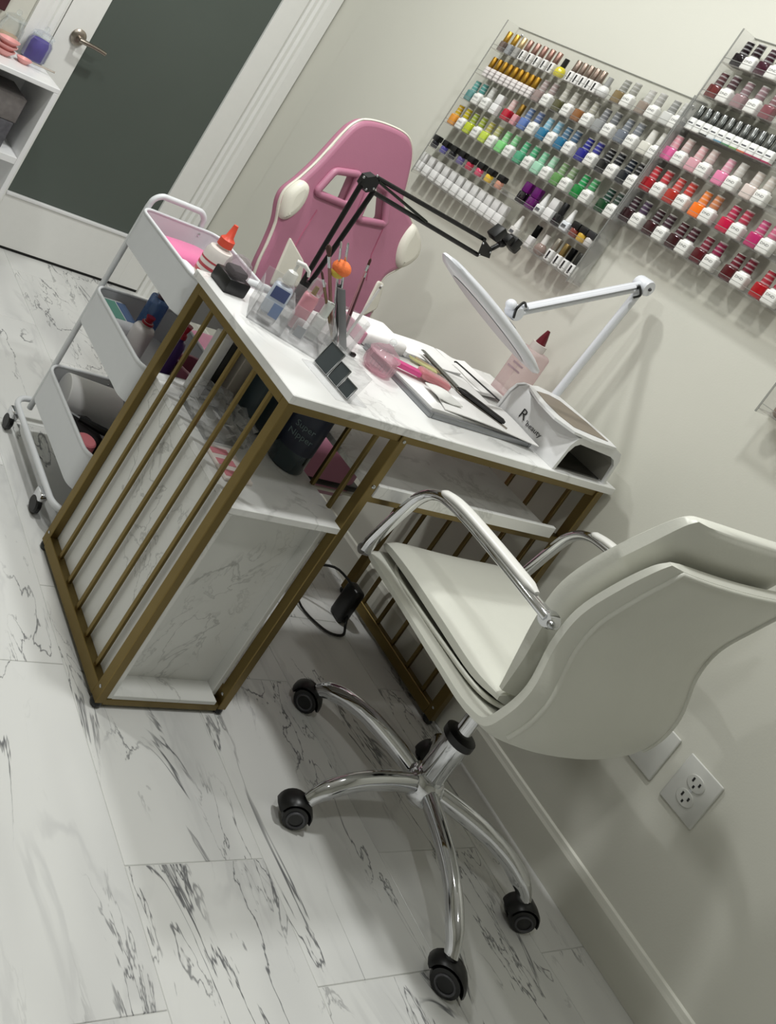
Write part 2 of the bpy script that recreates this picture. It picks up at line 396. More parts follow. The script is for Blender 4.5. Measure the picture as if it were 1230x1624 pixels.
# ================================================================== DESK
dk = thing('manicure_desk', 'marble topped manicure desk with antique brass frame and built-in cabinet', 'desk', (1.69, 1.3, 0))
TX0, TX1, TY0, TY1, TZ = 1.163, 2.217, 1.088, 1.522, 0.76
part('tabletop', MB().rbox((TX0, TY0, TZ - 0.019), (TX1, TY1, TZ), 0.0015, 1), M_TOP, dk, smooth=None)
def bar(name, a, b, r=0.0015): return part(name, MB().rbox(a, b, r, 1), M_BRASS, dk, smooth=None)
LY = ((1.092, 1.115), (1.476, 1.499))
LX = (1.168, 1.480, 2.170)
for x in LX:
    for (ya, yb) in LY:
        lg = bar('leg', (x, ya, 0.014), (x + 0.022, yb, 0.7415))
        part('foot', MB().lathe([(0.0001, 0.0), (0.009, 0.0), (0.0125, 0.005), (0.0125, 0.010), (0.009, 0.0155)], (x + 0.011, (ya + yb) / 2, 0.0), 14), M_BLACK, dk, lg)
        part('screw', MB().ball((x - 0.0005, (ya + yb) / 2, 0.045), 0.0035, 8, 6, sx=0.5), M_STEEL, dk, lg)
    bar('rail', (x, 1.114, 0.012), (x + 0.022, 1.477, 0.042))
    bar('rail', (x, 1.114, 0.722), (x + 0.022, 1.477, 0.7415))
    for ys in (1.419, 1.352, 1.286, 1.220, 1.154):
        part('slat', MB().rbox((x + 0.007, ys - 0.0045, 0.041), (x + 0.016, ys + 0.0045, 0.723), 0.001, 1), M_BRASS, dk, smooth=None)
for (ya, yb) in LY:
    bar('rail', (1.189, ya + 0.002, 0.008), (1.481, yb - 0.002, 0.024))
    bar('rail', (1.189, ya + 0.004, 0.722), (1.481, yb - 0.004, 0.7415))
    bar('rail', (1.501, ya + 0.004, 0.722), (2.171, yb - 0.004, 0.7415))
bar('rail', (1.501, 1.10, 0.572), (2.171, 1.118, 0.591))
bar('rail', (1.501, 1.478, 0.572), (2.171, 1.496, 0.591))
part('screw', MB().ball((1.4905, 1.091, 0.615), 0.005, 10, 6, sy=0.5), M_STEEL, dk)
part('screw', MB().ball((1.4905, 1.091, 0.728), 0.004, 10, 6, sy=0.5), M_STEEL, dk)
cb = part('cabinet', MB().box((1.1905, 1.140, 0.030), (1.479, 1.147, 0.490)), M_CAB, dk, smooth=None)   # recessed face
part('side_panel', MB().rbox((1.1905, 1.0935, 0.026), (1.2025, 1.494, 0.489), 0.001, 1), M_CAB, dk, cb, None)
part('side_panel', MB().rbox((1.4665, 1.116, 0.026), (1.479, 1.494, 0.489), 0.001, 1), M_CAB, dk, cb, None)
part('bottom_panel', MB().rbox((1.2025, 1.0935, 0.0245), (1.4665, 1.494, 0.0345), 0.001, 1), M_CAB, dk, cb, None)
part('cabinet_top', MB().rbox((1.1905, 1.0925, 0.489), (1.497, 1.498, 0.504), 0.001, 1), M_TOP, dk, cb, None)
sh = part('shelf', MB().rbox((1.503, 1.098, 0.592), (2.112, 1.498, 0.606), 0.001, 1), M_TOP, dk, smooth=None)
part('shelf_lip', MB().rbox((1.503, 1.089, 0.592), (2.112, 1.0985, 0.621), 0.001, 1), M_TOP, dk, sh, None)

# ================================================================== WHITE OFFICE CHAIR
CX, CY = 1.825, 0.855
ch = thing('office_chair', 'white leather office chair with chrome arms and five-star base', 'chair', (CX, CY, 0), rz=math.radians(-2))
def loft(center, half, thick, dish, nx=14, k=5, edge=0.0):
    """shell from a (y, z) centre line: half widths and dish per station; returns MB in chair coordinates (x about 0)"""
    c = catmull([(0, y, z) for y, z in center], k); h = catmull([(v, 0, 0) for v in half], k); dd = catmull([(v, 0, 0) for v in dish], k)
    th = catmull([(v, 0, 0) for v in thick], k)
    front, back = [], []
    for i, p in enumerate(c):
        a = c[max(0, i - 1)]; b = c[min(len(c) - 1, i + 1)]; t = (b - a).normalized(); n = Vector((0, t.z, -t.y))
        if n.z < 0 and abs(n.z) > abs(n.y): n = -n
        rf, rb = [], []
        for j in range(nx + 1):
            u = -1 + 2 * j / nx; prof = math.sqrt(max(0.0, 1 - abs(u) ** 6))
            q = p + Vector((u * h[i].x, 0, 0)) + n * (dd[i].x * (u * u))
            rf.append(q + n * (th[i].x * (0.35 + 0.65 * prof))); rb.append(q - n * (th[i].x * (0.35 + 0.65 * prof)))
        front.append(rf); back.append(rb)
    rows = []
    for rf, rb in zip(front, back): rows.append(rf + list(reversed(rb)))
    mb = MB(); mb.grid(rows, True); n = len(rows[0]); off = (len(rows) - 1) * n
    mb.f += [tuple(range(n)), tuple(reversed([off + i for i in range(n)]))]
    mb.back = back; return mb
oy = CY
shell = loft([(1.095 - oy, .450), (1.06 - oy, .446), (.95 - oy, .440), (.84 - oy, .432), (.755 - oy, .428), (.70 - oy, .445), (.676 - oy, .50), (.672 - oy, .57), (.690 - oy, .65), (.690 - oy, .72), (.670 - oy, .80), (.650 - oy, .86), (.642 - oy, .885)],
             [.225, .236, .240, .242, .242, .240, .238, .232, .226, .226, .228, .224, .212],
             [.012, .014, .014, .015, .016, .018, .018, .017, .016, .016, .016, .014, .008],
             [.006, .012, .016, .020, .022, .024, .026, .024, .02, .018, .014, .012, .010])
part('shell', shell, M_LEATHER, ch, smooth=60, local=True)
seat = loft([(1.090 - oy, .470), (1.075 - oy, .482), (1.0 - oy, .484), (.90 - oy, .480), (.80 - oy, .474), (.745 - oy, .478)],
            [.19, .204, .208, .208, .204, .19], [.010, .018, .022, .022, .020, .012], [.006, .006, .008, .008, .008, .008])
part('seat_cushion', seat, M_LEATHER, ch, smooth=60, local=True)
back = loft([(.742 - oy, .50), (.737 - oy, .58), (.740 - oy, .66), (.737 - oy, .73), (.718 - oy, .81), (.692 - oy, .89), (.674 - oy, .945), (.667 - oy, .964)],
            [.19, .205, .212, .216, .214, .209, .203, .190], [.010, .022, .026, .028, .028, .026, .020, .008], [.01, .014, .016, .016, .014, .010, .006, .002])
part('back_cushion', back, M_LEATHER, ch, smooth=60, local=True)
rb_ = shell.back; i0 = 6 * 5 - 3
pth = [rb_[i][1] for i in range(i0, len(rb_) - 1)] + [rb_[-2][j] for j in range(2, 13)] + [rb_[i][13] for i in range(len(rb_) - 2, i0 - 1, -1)]
part('piping', MB().tube(pth, .0045, 8), M_LEATHER, ch, smooth=60, local=True)
part('welt', MB().tube([(.206 * math.copysign(abs(math.cos(t)) ** .35, math.cos(t)), .905 - oy + .165 * math.copysign(abs(math.sin(t)) ** .35, math.sin(t)), .466) for t in [i * math.pi / 24 for i in range(48)]], .005, 8, closed=True), M_LEATHER, ch, smooth=60, local=True)
for s in (-1, 1):
    x = s * 0.250
    pa = catmull([(x * .98, 1.088 - oy, .468), (x, 1.082 - oy, .50), (x, 1.064 - oy, .585), (x, 1.048 - oy, .640), (x, 1.018 - oy, .672), (x, .965 - oy, .684), (x, .86 - oy, .686), (x, .76 - oy, .684), (x * (.985 if s < 0 else .84), .730 - oy, .682)], 5)
    ar = part('armrest', MB().tube(pa, .0135, 12, flat=(1.25, 0.75), up=(s, 0, 0)), M_CHROME, ch, smooth=60, local=True)
    part('arm_pad', MB().tube(catmull([(x, 1.015 - oy, .684), (x, .965 - oy, .696), (x, .86 - oy, .698), (x, .765 - oy, .696)], 5), [.006] + [.0135] * 14 + [.006], 12, flat=(1.2, .62), up=(s, 0, 0)), mat('arm_pad_white', '#e2e1dc', 0.35), ch, ar, 60, True)
    part('bracket', MB().lathe([(.0001, -.012), (.013, -.012), (.015, -.006), (.015, .012), (.0001, .014)], (x * (.985 if s < 0 else .82), .728 - oy, .680), 14, 'X'), M_CHROME, ch, ar, 40, True)
    part('bracket', MB().lathe([(.0001, -.010), (.011, -.010), (.012, .008), (.0001, .010)], (x * .97, 1.092 - oy, .462), 14, 'X'), M_CHROME, ch, ar, 40, True)
    if s < 0: part('bolt', MB().ball((x * 1.05, .712 - oy, .684), .007, 10, 8), M_STEEL, ch, ar, 60, True)
part('tilt_mechanism', MB().rbox((-.05, -.05, .375), (.05, .08, .418), .008), M_BLACKM, ch, local=True)
part('gas_cylinder', MB().lathe([(.0145, .25), (.0145, .375)], (0, 0, 0), 20), M_CHROME, ch, local=True)
part('cylinder_shroud', MB().lathe([(.024, .155), (.026, .16), (.027, .262), (.0145, .264)], (0, 0, 0), 24), M_CHROME, ch, local=True)
part('collar', MB().lathe([(.0275, .252), (.031, .255), (.031, .270), (.020, .276), (.014, .276)], (0, 0, 0), 24), M_BLACK, ch, local=True)
part('hub', MB().lathe([(.0001, .092), (.020, .092), (.024, .098), (.036, .108), (.038, .145), (.030, .158), (.0145, .160)], (0, 0, 0), 24), M_CHROME, ch, local=True)
for k in range(5):
    a = math.radians(105.5 - 72 * k); dx, dy = math.cos(a), math.sin(a)
    pr = [(.022, .132), (.08, .132), (.14, .127), (.19, .115), (.225, .098), (.252, .078), (.265, .060)]
    lg = part('base_leg', MB().tube(catmull([(dx * r_, dy * r_, z) for r_, z in pr], 4), [.0185] * 9 + [.0175] * 10 + [.016, .015, .014, .0135, .013, .013], 12, flat=(1.15, .85), up=(0, 0, 1)), M_CHROME, ch, smooth=60, local=True)
    rr = .268; c0 = Vector((dx * rr, dy * rr, 0)); sw = a + math.radians((25, -40, 15, 60, -20)[k])
    fx, fy = math.cos(sw), math.sin(sw); wc = c0 + Vector((fx * .010, fy * .010, .027)); sd = Vector((-fy, fx, 0))
    cs = part('caster', MB().cyl(c0 + Vector((0, 0, .03)), c0 + Vector((0, 0, .066)), .010, n=12).tube([wc + Vector((fx * .031 * math.cos(t), fy * .031 * math.cos(t), .031 * math.sin(t))) for t in [math.radians(q) for q in range(0, 181, 15)]], .011, 8, flat=(1.7, .5), up=tuple(sd)), M_BLACK, ch, lg, 50, True)
    Mw = Matrix.Rotation(sw, 3, 'Z')
    for s in (-1, 1):
        part('wheel', MB().lathe([(.0001, -.0085), (.016, -.0085), (.0255, -.0065), (.027, 0), (.0255, .0065), (.016, .0085), (.0001, .0085)], wc + sd * (s * .0115), 20, 'Y', M=Mw), M_BLACK, ch, lg, 50, True)
        part('hub_ring', MB().tube([wc + sd * (s * .0202) + Vector((fx * .0165 * math.cos(t), fy * .0165 * math.cos(t), .0165 * math.sin(t))) for t in [i * math.pi / 10 for i in range(20)]], .0022, 6, closed=True), mat('caster_grey', '#4a4a4e', 0.5), ch, lg, 60, True)

# ================================================================== POLISH RACKS ON THE WALL
def rack(label, y0, y1, ztop, zs, depth=0.062):
    """acrylic wall rack: back panel, shelves with a front lip, full height end panels"""
    zb = zs[-1] - 0.012
    t = thing('acrylic_rack', label, 'rack', (WX - 0.004, (y0 + y1) / 2, zb), 'clear polish racks')
    part('back_panel', MB().box((WX - 0.004, y0, zb), (WX - 0.001, y1, ztop)), M_ACRYL, t, smooth=None)
    part('top_edge', MB().box((WX - 0.0042, y0, ztop - 0.002), (WX - 0.0008, y1, ztop)), M_ACRYLE, t, smooth=None)
    for z in zs:
        s_ = part('shelf', MB().box((WX - depth, y0 + 0.003, z - 0.004), (WX - 0.004, y1 - 0.003, z - 0.001)), M_ACRYLF, t, smooth=None)
        part('lip', MB().box((WX - depth - 0.0025, y0 + 0.003, z - 0.004), (WX - depth, y1 - 0.003, z + 0.010)), M_ACRYL, t, s_, None)
        part('lip_edge', MB().box((WX - depth - 0.0026, y0 + 0.003, z + 0.0095), (WX - depth + 0.0001, y1 - 0.003, z + 0.011)), M_ACRYLE, t, s_, None)
    for y in (y0, y1 - 0.0028):
        e_ = part('end_panel', MB().box((WX - depth, y, zb), (WX - 0.004, y + 0.0028, ztop)), M_ACRYL, t, smooth=None)
        part('panel_edge', MB().box((WX - depth - 0.001, y - 0.0001, zb), (WX - depth + 0.0012, y + 0.0029, ztop)), M_ACRYLE, t, e_, None)
    for y in (y0 + 0.03, y1 - 0.03):
        part('screw', MB().ball((WX - 0.005, y, ztop - 0.02), 0.004, 8, 6, sx=0.5), M_STEEL, t)
    return t
Z1 = [1.567 - 0.0915 * k for k in range(6)]
Z2 = [1.766 - 0.0921 * k for k in range(6)]
rack('long clear acrylic rack beside the pink chair, full of many coloured polish', 1.4575, 2.130, 1.664, Z1)
rack('clear acrylic rack higher on the wall, full of reds and pinks', 0.80, 1.4555, 1.858, Z2)
rack('small clear acrylic rack low at the right edge of the picture', 0.62, 0.938, 1.185, [1.115])

# bottles: meshes are made once, colours sit on the objects
def bm_body(w_, d_, h, r):
    return MB().rbox((-d_ / 2, -w_ / 2, 0), (d_ / 2, w_ / 2, h), r, 3)
MESH = {}
def shared(key, mb, sm=40):
    if key not in MESH:
        me = mb().mesh(key, sm); me.materials.append(None); MESH[key] = me
    return MESH[key]
def cap_mat(c):
    k = 'cap_' + c
    if k in MATS: return MATS[k]
    M = D.materials.new(k); M.use_nodes = True; nt = M.node_tree; b = nt.nodes['Principled BSDF']
    tc = nt.nodes.new('ShaderNodeTexCoord'); wv = nt.nodes.new('ShaderNodeTexWave'); wv.bands_direction = 'Z'
    wv.inputs['Scale'].default_value = 28; wv.inputs['Distortion'].default_value = 1.2; wv.inputs['Detail Scale'].default_value = 3
    nt.links.new(tc.outputs['Object'], wv.inputs['Vector'])
    cr = nt.nodes.new('ShaderNodeValToRGB'); cr.color_ramp.elements[0].position = 0.55; cr.color_ramp.elements[1].position = 0.98
    l = lin(c); cr.color_ramp.elements[0].color = l; cr.color_ramp.elements[1].color = tuple(x * 0.62 + 0.30 for x in l[:3]) + (1,)  # lighter bands paint reflections into the cap colour
    nt.links.new(wv.outputs['Fac'], cr.inputs[0]); nt.links.new(cr.outputs[0], b.inputs['Base Color'])
    b.inputs['Roughness'].default_value = 0.18; b.inputs['Coat Weight'].default_value = 0.5
    MATS[k] = M; return M
def pol(c): return mat('polish_' + c, c, 0.12, coat=0.6)
def omat(o, M):
    o.material_slots[0].link = 'OBJECT'; o.material_slots[0].material = M; return o
DND = text_mesh('DND', 0.0085, 0.0001); DND.transform(Matrix(((0, 0, -1, -0.0123), (-1, 0, 0, 0), (0, 1, 0, 0.022), (0, 0, 0, 1)))); DND.materials.append(M_INK)
def sub(name, key, mb, M, parent, sm=40): return omat(D_link(name, shared(key, mb, sm), parent), M)
def D_link(name, me, parent):
    o = D.objects.new(name, me); COL.objects.link(o); o.parent = parent; return o
GELWHITE = mat('gel_white', '#e3e2dd', 0.3)
def bottle(kind, loc, col, cap, label, group):
    t = thing('polish_bottle', label, 'nail polish', loc, group)
    if kind == 'lac':       # square lacquer bottle in its colour, tall cap
        sub('body', 'lac_body', lambda: bm_body(.027, .024, .036, .004), pol(col), t)
        c = sub('cap', 'lac_cap', lambda: MB().lathe([(.0001, .036), (.0096, .036), (.0102, .039), (.0090, .0705), (.0001, .0705)], n=14), cap_mat(cap), t)
        sub('cap_top', 'lac_top', lambda: MB().lathe([(.0092, .0700), (.0092, .0718), (.0001, .0718)], n=14), mat('cap_top_pale', '#cfccc8', 0.3), c)
    elif kind == 'gel':     # white bottle with sloping shoulders and black letters
        b = sub('body', 'gel_body', lambda: MB().rbox((-.0122, -.0142, 0), (.0122, .0142, .034), .004, 3).lathe([(.0138, .030), (.0122, .037), (.0085, .0405), (.0001, .041)], n=16, sx=.86), GELWHITE, t)
        D_link('lettering', DND, b)
        c = sub('cap', 'gel_cap', lambda: MB().lathe([(.0001, .040), (.0098, .040), (.0104, .043), (.0092, .0735), (.0001, .0735)], n=14), cap_mat(cap), t)
        sub('cap_top', 'gel_top', lambda: MB().lathe([(.0094, .0730), (.0094, .0748), (.0001, .0748)], n=14), mat('cap_top_pale', '#cfccc8', 0.3), c)
    elif kind == 'slim':    # slim bottle with a straight metallic cap
        sub('body', 'slim_body', lambda: bm_body(.0185, .0185, .034, .003), pol(col), t)
        sub('cap', 'slim_cap', lambda: MB().lathe([(.0001, .034), (.0086, .034), (.0086, .068), (.0076, .0695), (.0001, .0695)], n=14), mat('metal_cap_' + cap, cap, 0.28, 0.85), t)
    elif kind == 'striped':  # slim white bottle with dark stripes, gold cap
        b = sub('body', 'slim_body', lambda: bm_body(.0185, .0185, .034, .003), pol(col), t)
        for k in (0, 1):
            sub('stripe', 'stripe%d' % k, lambda k=k: MB().rbox((-.0095, -.0095, .008 + .012 * k), (.0095, .0095, .0125 + .012 * k), .002, 1), mat('stripe_dark', '#4a3f3c', 0.4), b)
        sub('cap', 'slim_cap', None, mat('metal_cap_' + cap, cap, 0.28, 0.85), t)
    elif kind == 'bar':     # slim white bottle with one black vertical bar
        b = sub('body', 'slim_body', lambda: bm_body(.0185, .0185, .034, .003), pol(col), t)
        sub('stripe', 'vbar', lambda: MB().box((-.0097, -.0022, .005), (-.0092, .0030, .029)), mat('stripe_black', '#1c1b1c', 0.4), b)
        sub('cap', 'slim_cap', None, mat('metal_cap_' + cap, cap, 0.28, 0.85), t)
    elif kind == 'band':    # slim white bottle, coloured foot, steel cap
        b = sub('body', 'slim_body', lambda: bm_body(.0185, .0185, .034, .003), mat('label_white', '#e9e9e6', 0.35), t)
        sub('colour_band', 'footband', lambda: MB().rbox((-.0097, -.0097, .0), (.0097, .0097, .0075), .002, 1), pol(col), b)
        sub('stripe', 'printline', lambda: MB().box((-.0096, -.006, .018), (-.0092, .006, .0215)), mat('stripe_grey', '#55565a', 0.5), b)
        sub('cap', 'slim_cap', None, mat('metal_cap_' + cap, cap, 0.2, 0.95), t)
    elif kind == 'pot':     # low pot with a black lid
        sub('body', 'pot_body', lambda: MB().lathe([(.0001, 0), (.0105, 0), (.012, .003), (.012, .020), (.010, .023), (.0001, .023)], n=16), pol(col), t)
        sub('lid', 'pot_lid', lambda: MB().rbox((-.0115, -.0125, .0225), (.0115, .0125, .042), .003, 2), mat('lid_' + cap, cap, 0.35), t)
    elif kind == 'white':   # all white bottle with squared cap
        sub('body', 'white_body', lambda: MB().rbox((-.0105, -.0135, 0), (.0105, .0135, .034), .003, 2), mat('opaque_white', '#e4e3e1', 0.4), t)
        sub('cap', 'white_cap', lambda: MB().rbox((-.0095, -.0122, .034), (.0095, .0122, .066), .003, 2), mat('opaque_white2', '#dbdad8', 0.45), t)
    elif kind == 'block':   # squared coloured bottle with a cap as wide as the body
        sub('body', 'white_body', None, pol(col), t); sub('cap', 'white_cap', None, mat('blockcap_' + cap, cap, 0.25), t)
    elif kind == 'cone':    # small bottle with pointed white cap
        b = sub('body', 'cone_body', lambda: bm_body(.024, .02, .028, .004), pol(col), t)
        sub('stripe', 'cone_label', lambda: MB().box((-.0105, -.007, .008), (-.0098, .007, .018)), mat('stripe_grey', '#55565a', 0.5), b)
        sub('cap', 'cone_cap', lambda: MB().lathe([(.0001, .028), (.0092, .028), (.0088, .034), (.0040, .066), (.0001, .067)], n=14), mat('conecap_' + cap, cap, 0.35), t)
    elif kind == 'round':   # round clear jar with straight cap
        sub('body', 'round_body', lambda: MB().lathe([(.0001, 0), (.011, 0), (.0155, .006), (.0165, .016), (.0135, .027), (.008, .032), (.0001, .032)], n=18), pol(col), t)
        sub('cap', 'round_cap', lambda: MB().lathe([(.0001, .032), (.0078, .032), (.0074, .060), (.0001, .060)], n=14), mat('roundcap_' + cap, cap, 0.3), t)
    return t
# every bottle: kind, pixel of its body, colour, cap colour, words for it
L1 = [
 [('slim', 797, 72.5, '#6b5c55', '#b08a3a', 'brown slim bottle with gold cap'), ('slim', 809, 77, '#8d8f92', '#b08a3a', 'grey slim bottle with gold cap'),
  ('slim', 820, 82, '#9a9894', '#c9b48a', 'grey slim bottle with pale gold cap')]
 + [('bar', 830 + 11.2 * k, 86.5 + 5.2 * k, '#e4e2df', '#96766c', 'white slim bottle with rose brown cap') for k in range(5)]
 + [('round', 889, 111.5, '#cfc22f', '#141414', 'round yellow bottle with black cap')]
 + [('bar', 904 + 9.7 * k, 122.5 + 4.4 * k, '#e6e4e1', '#8f7f74', 'small white bottle with taupe cap') for k in range(5)]
 + [('round', 957, 143, '#dcdcda', '#9b9b99', 'round white bottle with steel cap'),
    ('lac', 981.8, 152, '#7a6847', '#8d8d85', 'bronze lacquer bottle'), ('gel', 997, 158, '', '#9b9a92', 'white gel bottle with silver cap'),
    ('lac', 1020.8, 168, '#8c7f74', '#bdbbb5', 'glittery taupe lacquer bottle'), ('gel', 1037, 175, '', '#a9a7a1', 'white gel bottle with silver cap'),
    ('lac', 1060, 184, '#c8c8c4', '#8c8c88', 'clear grey lacquer bottle'), ('gel', 1074, 191, '', '#b9b8b2', 'white gel bottle with clear cap')],
 [('striped', 773 + 8.4 * k, 113.5 + 4.15 * k, '#e3dcda', '#a9812f', 'white striped bottle with gold cap') for k in range(9)]
 + [('lac', 855, 150, '#8f7d79', '#a2928f', 'sheer brown lacquer bottle'), ('gel', 869, 156, '', '#a2928f', 'white gel bottle with mauve cap'),
    ('lac', 887, 165, '#4c4a2d', '#b6b3a8', 'olive lacquer bottle'), ('gel', 901, 172.5, '', '#b3b0a6', 'white gel bottle with silver cap'),
    ('lac', 918, 181, '#83552d', '#b6b3a8', 'copper brown lacquer bottle'), ('gel', 932, 188.5, '', '#a9a698', 'white gel bottle with silver cap'),
    ('lac', 951, 197, '#8e9090', '#77787b', 'silver grey lacquer bottle'), ('gel', 966, 205, '', '#707275', 'white gel bottle with grey glitter cap'),
    ('lac', 986.7, 214, '#6c727c', '#767b82', 'blue grey lacquer bottle'), ('gel', 1003, 222, '', '#7c8086', 'white gel bottle with slate cap'),
    ('lac', 1025, 231, '#d2d0c6', '#dcdad2', 'milky white lacquer bottle'), ('gel', 1039, 240, '', '#d2d0c8', 'white gel bottle with milky cap')],
 [('lac', 747, 150, '#5d8c8a', '#5f9e98', 'teal lacquer bottle'), ('gel', 758, 156, '', '#4f8f89', 'white gel bottle with teal cap'), ('gel', 771, 163, '', '#c9c9c3', 'white gel bottle with clear cap'),
  ('white', 786, 171, '', '', 'squat white bottle'),
  ('lac', 805, 180, '#b0122e', '#d8b8b4', 'red lacquer bottle with clear cap'), ('slim', 818, 187, '#cf8f96', '#9d7a38', 'pink slim bottle with gold cap'),
  ('lac', 832, 194, '#5b76b0', '#63799f', 'cornflower blue lacquer bottle'), ('gel', 846, 201.5, '', '#63739a', 'white gel bottle with blue cap'),
  ('lac', 862, 210, '#1f6e92', '#8ab8cc', 'ocean blue lacquer bottle'), ('gel', 876, 217, '', '#86b2c6', 'white gel bottle with sky blue cap'),
  ('lac', 890.6, 225, '#14658a', '#50728c', 'deep sea blue lacquer bottle'), ('gel', 904, 232.5, '', '#4c6680', 'white gel bottle with steel blue cap'),
  ('lac', 924, 243, '#1c1c7e', '#2b2f86', 'royal blue lacquer bottle'), ('gel', 939, 251, '', '#3a3a8e', 'white gel bottle with royal blue cap'),
  ('lac', 957.4, 261, '#0c0d12', '#17181d', 'black lacquer bottle'), ('gel', 972, 269, '', '#1b1d24', 'white gel bottle with black cap'),
  ('lac', 990, 279, '#10161f', '#19222e', 'ink blue lacquer bottle'), ('gel', 1003.5, 287, '', '#1a1a1c', 'white gel bottle with ink black cap')],
 [('lac', 722, 186, '#e0973a', '#c9a51d', 'orange lacquer bottle with yellow cap'), ('gel', 734, 193, '', '#bfae1a', 'white gel bottle with yellow cap'),
  ('lac', 746, 199.5, '#b9c62c', '#9cab3f', 'lime lacquer bottle'), ('gel', 758, 207, '', '#9dab45', 'white gel bottle with lime cap'),
  ('lac', 770, 214.5, '#bdd04a', '#b5ad5a', 'yellow green lacquer bottle'), ('gel', 782, 221.5, '', '#b7b57c', 'white gel bottle with khaki cap'),
  ('lac', 796, 230, '#7fcf7e', '#8fd292', 'light green lacquer bottle'), ('gel', 809, 237.5, '', '#8ccf96', 'white gel bottle with light green cap'),
  ('lac', 825, 247.5, '#4a9f79', '#56b384', 'jade green lacquer bottle'), ('gel', 839, 256, '', '#57ae80', 'white gel bottle with jade cap'),
  ('lac', 853, 265, '#9fd0b4', '#86cba4', 'mint lacquer bottle'), ('gel', 867, 273.5, '', '#a7d6b8', 'white gel bottle with mint cap'),
  ('lac', 883.5, 283.5, '#5e8f4f', '#83a274', 'leaf green lacquer bottle'), ('gel', 897, 292, '', '#8ba17c', 'white gel bottle with sage cap'),
  ('lac', 916, 303, '#0b7a34', '#2b9a57', 'emerald lacquer bottle'), ('gel', 930, 311.5, '', '#4f9f67', 'white gel bottle with green cap'),
  ('lac', 955, 326.5, '#063a1c', '#1c3d33', 'bottle green lacquer bottle'), ('gel', 969, 335.5, '', '#34443c', 'white gel bottle with dark green cap')],
 [('pot', 693, 222.5, '#25242b', '#0f0f10', 'black pot'), ('pot', 707, 232, '#514c92', '#0f0f10', 'purple pot with black lid'), ('pot', 720, 241, '#1d1c20', '#0f0f10', 'black pot with black lid'), ('pot', 733, 249.5, '#64598f', '#0f0f10', 'violet pot with black lid'),
  ('pot', 747, 259, '#b8324c', '#0f0f10', 'rose red pot with black lid'), ('pot', 762, 269, '#cf4a6a', '#0f0f10', 'pink pot with black lid'), ('pot', 777, 279, '#e0b93b', '#0f0f10', 'yellow pot with black lid'), ('pot', 793, 290, '#c88f7a', '#0f0f10', 'peach pot with black lid'),
  ('block', 829, 312, '#120a14', '#5e0f63', 'black bottle with purple cap'), ('block', 843, 322, '#5b0d5e', '#5e0f63', 'purple bottle with purple cap'),
  ('cone', 857, 330, '#e0e0de', '#e6e6e4', 'white bottle with pointed white cap'), ('white', 871, 339.5, '', '', 'square white bottle'), ('slim', 883, 348, '#17171a', '#3a3a3c', 'black bottle with charcoal cap'),
  ('cone', 897.5, 357.5, '#dfe3e8', '#efefed', 'pale bottle with pointed white cap'), ('pot', 911, 367, '#7a3d36', '#121212', 'brown pot with black lid'), ('pot', 923, 375, '#c9a23a', '#121212', 'mustard pot with black lid'), ('pot', 934, 383, '#c9c5c2', '#2a2a2c', 'pale grey pot with dark lid')],
 [('white', 672 + 11.2 * k, 254.5 + 7.75 * k, '', '', 'plain white bottle') for k in range(12)]
 + [('cone', 821, 357, '#d5d3ce', '#ecebe7', 'clear bottle with pointed white cap'), ('slim', 845, 377, '#dedcda', '#141414', 'white bottle with black cap'), ('round', 860, 389, '#8d7a72', '#dddad5', 'round brown bottle with white cap'),
    ('bar', 875, 400, '#e2e1df', '#b8b1a6', 'white bottle with silver cap'), ('bar', 887, 409, '#e2e1df', '#a48a58', 'white bottle with gold cap'), ('bar', 898, 416, '#e2e1df', '#161616', 'white bottle with black cap'), ('bar', 909, 424, '#e2e1df', '#4a4a48', 'white bottle with charcoal cap')],
]
BANDS = ['#d9d7d2', '#d9d7d2', '#1b1b1d', '#cfd3d6', '#5c88a0', '#4a7f5a', '#6f9a56', '#c0603f', '#a03050', '#8e1f45', '#9a2450', '#8a1c48', '#942654', '#8a1f4a', '#99305a']
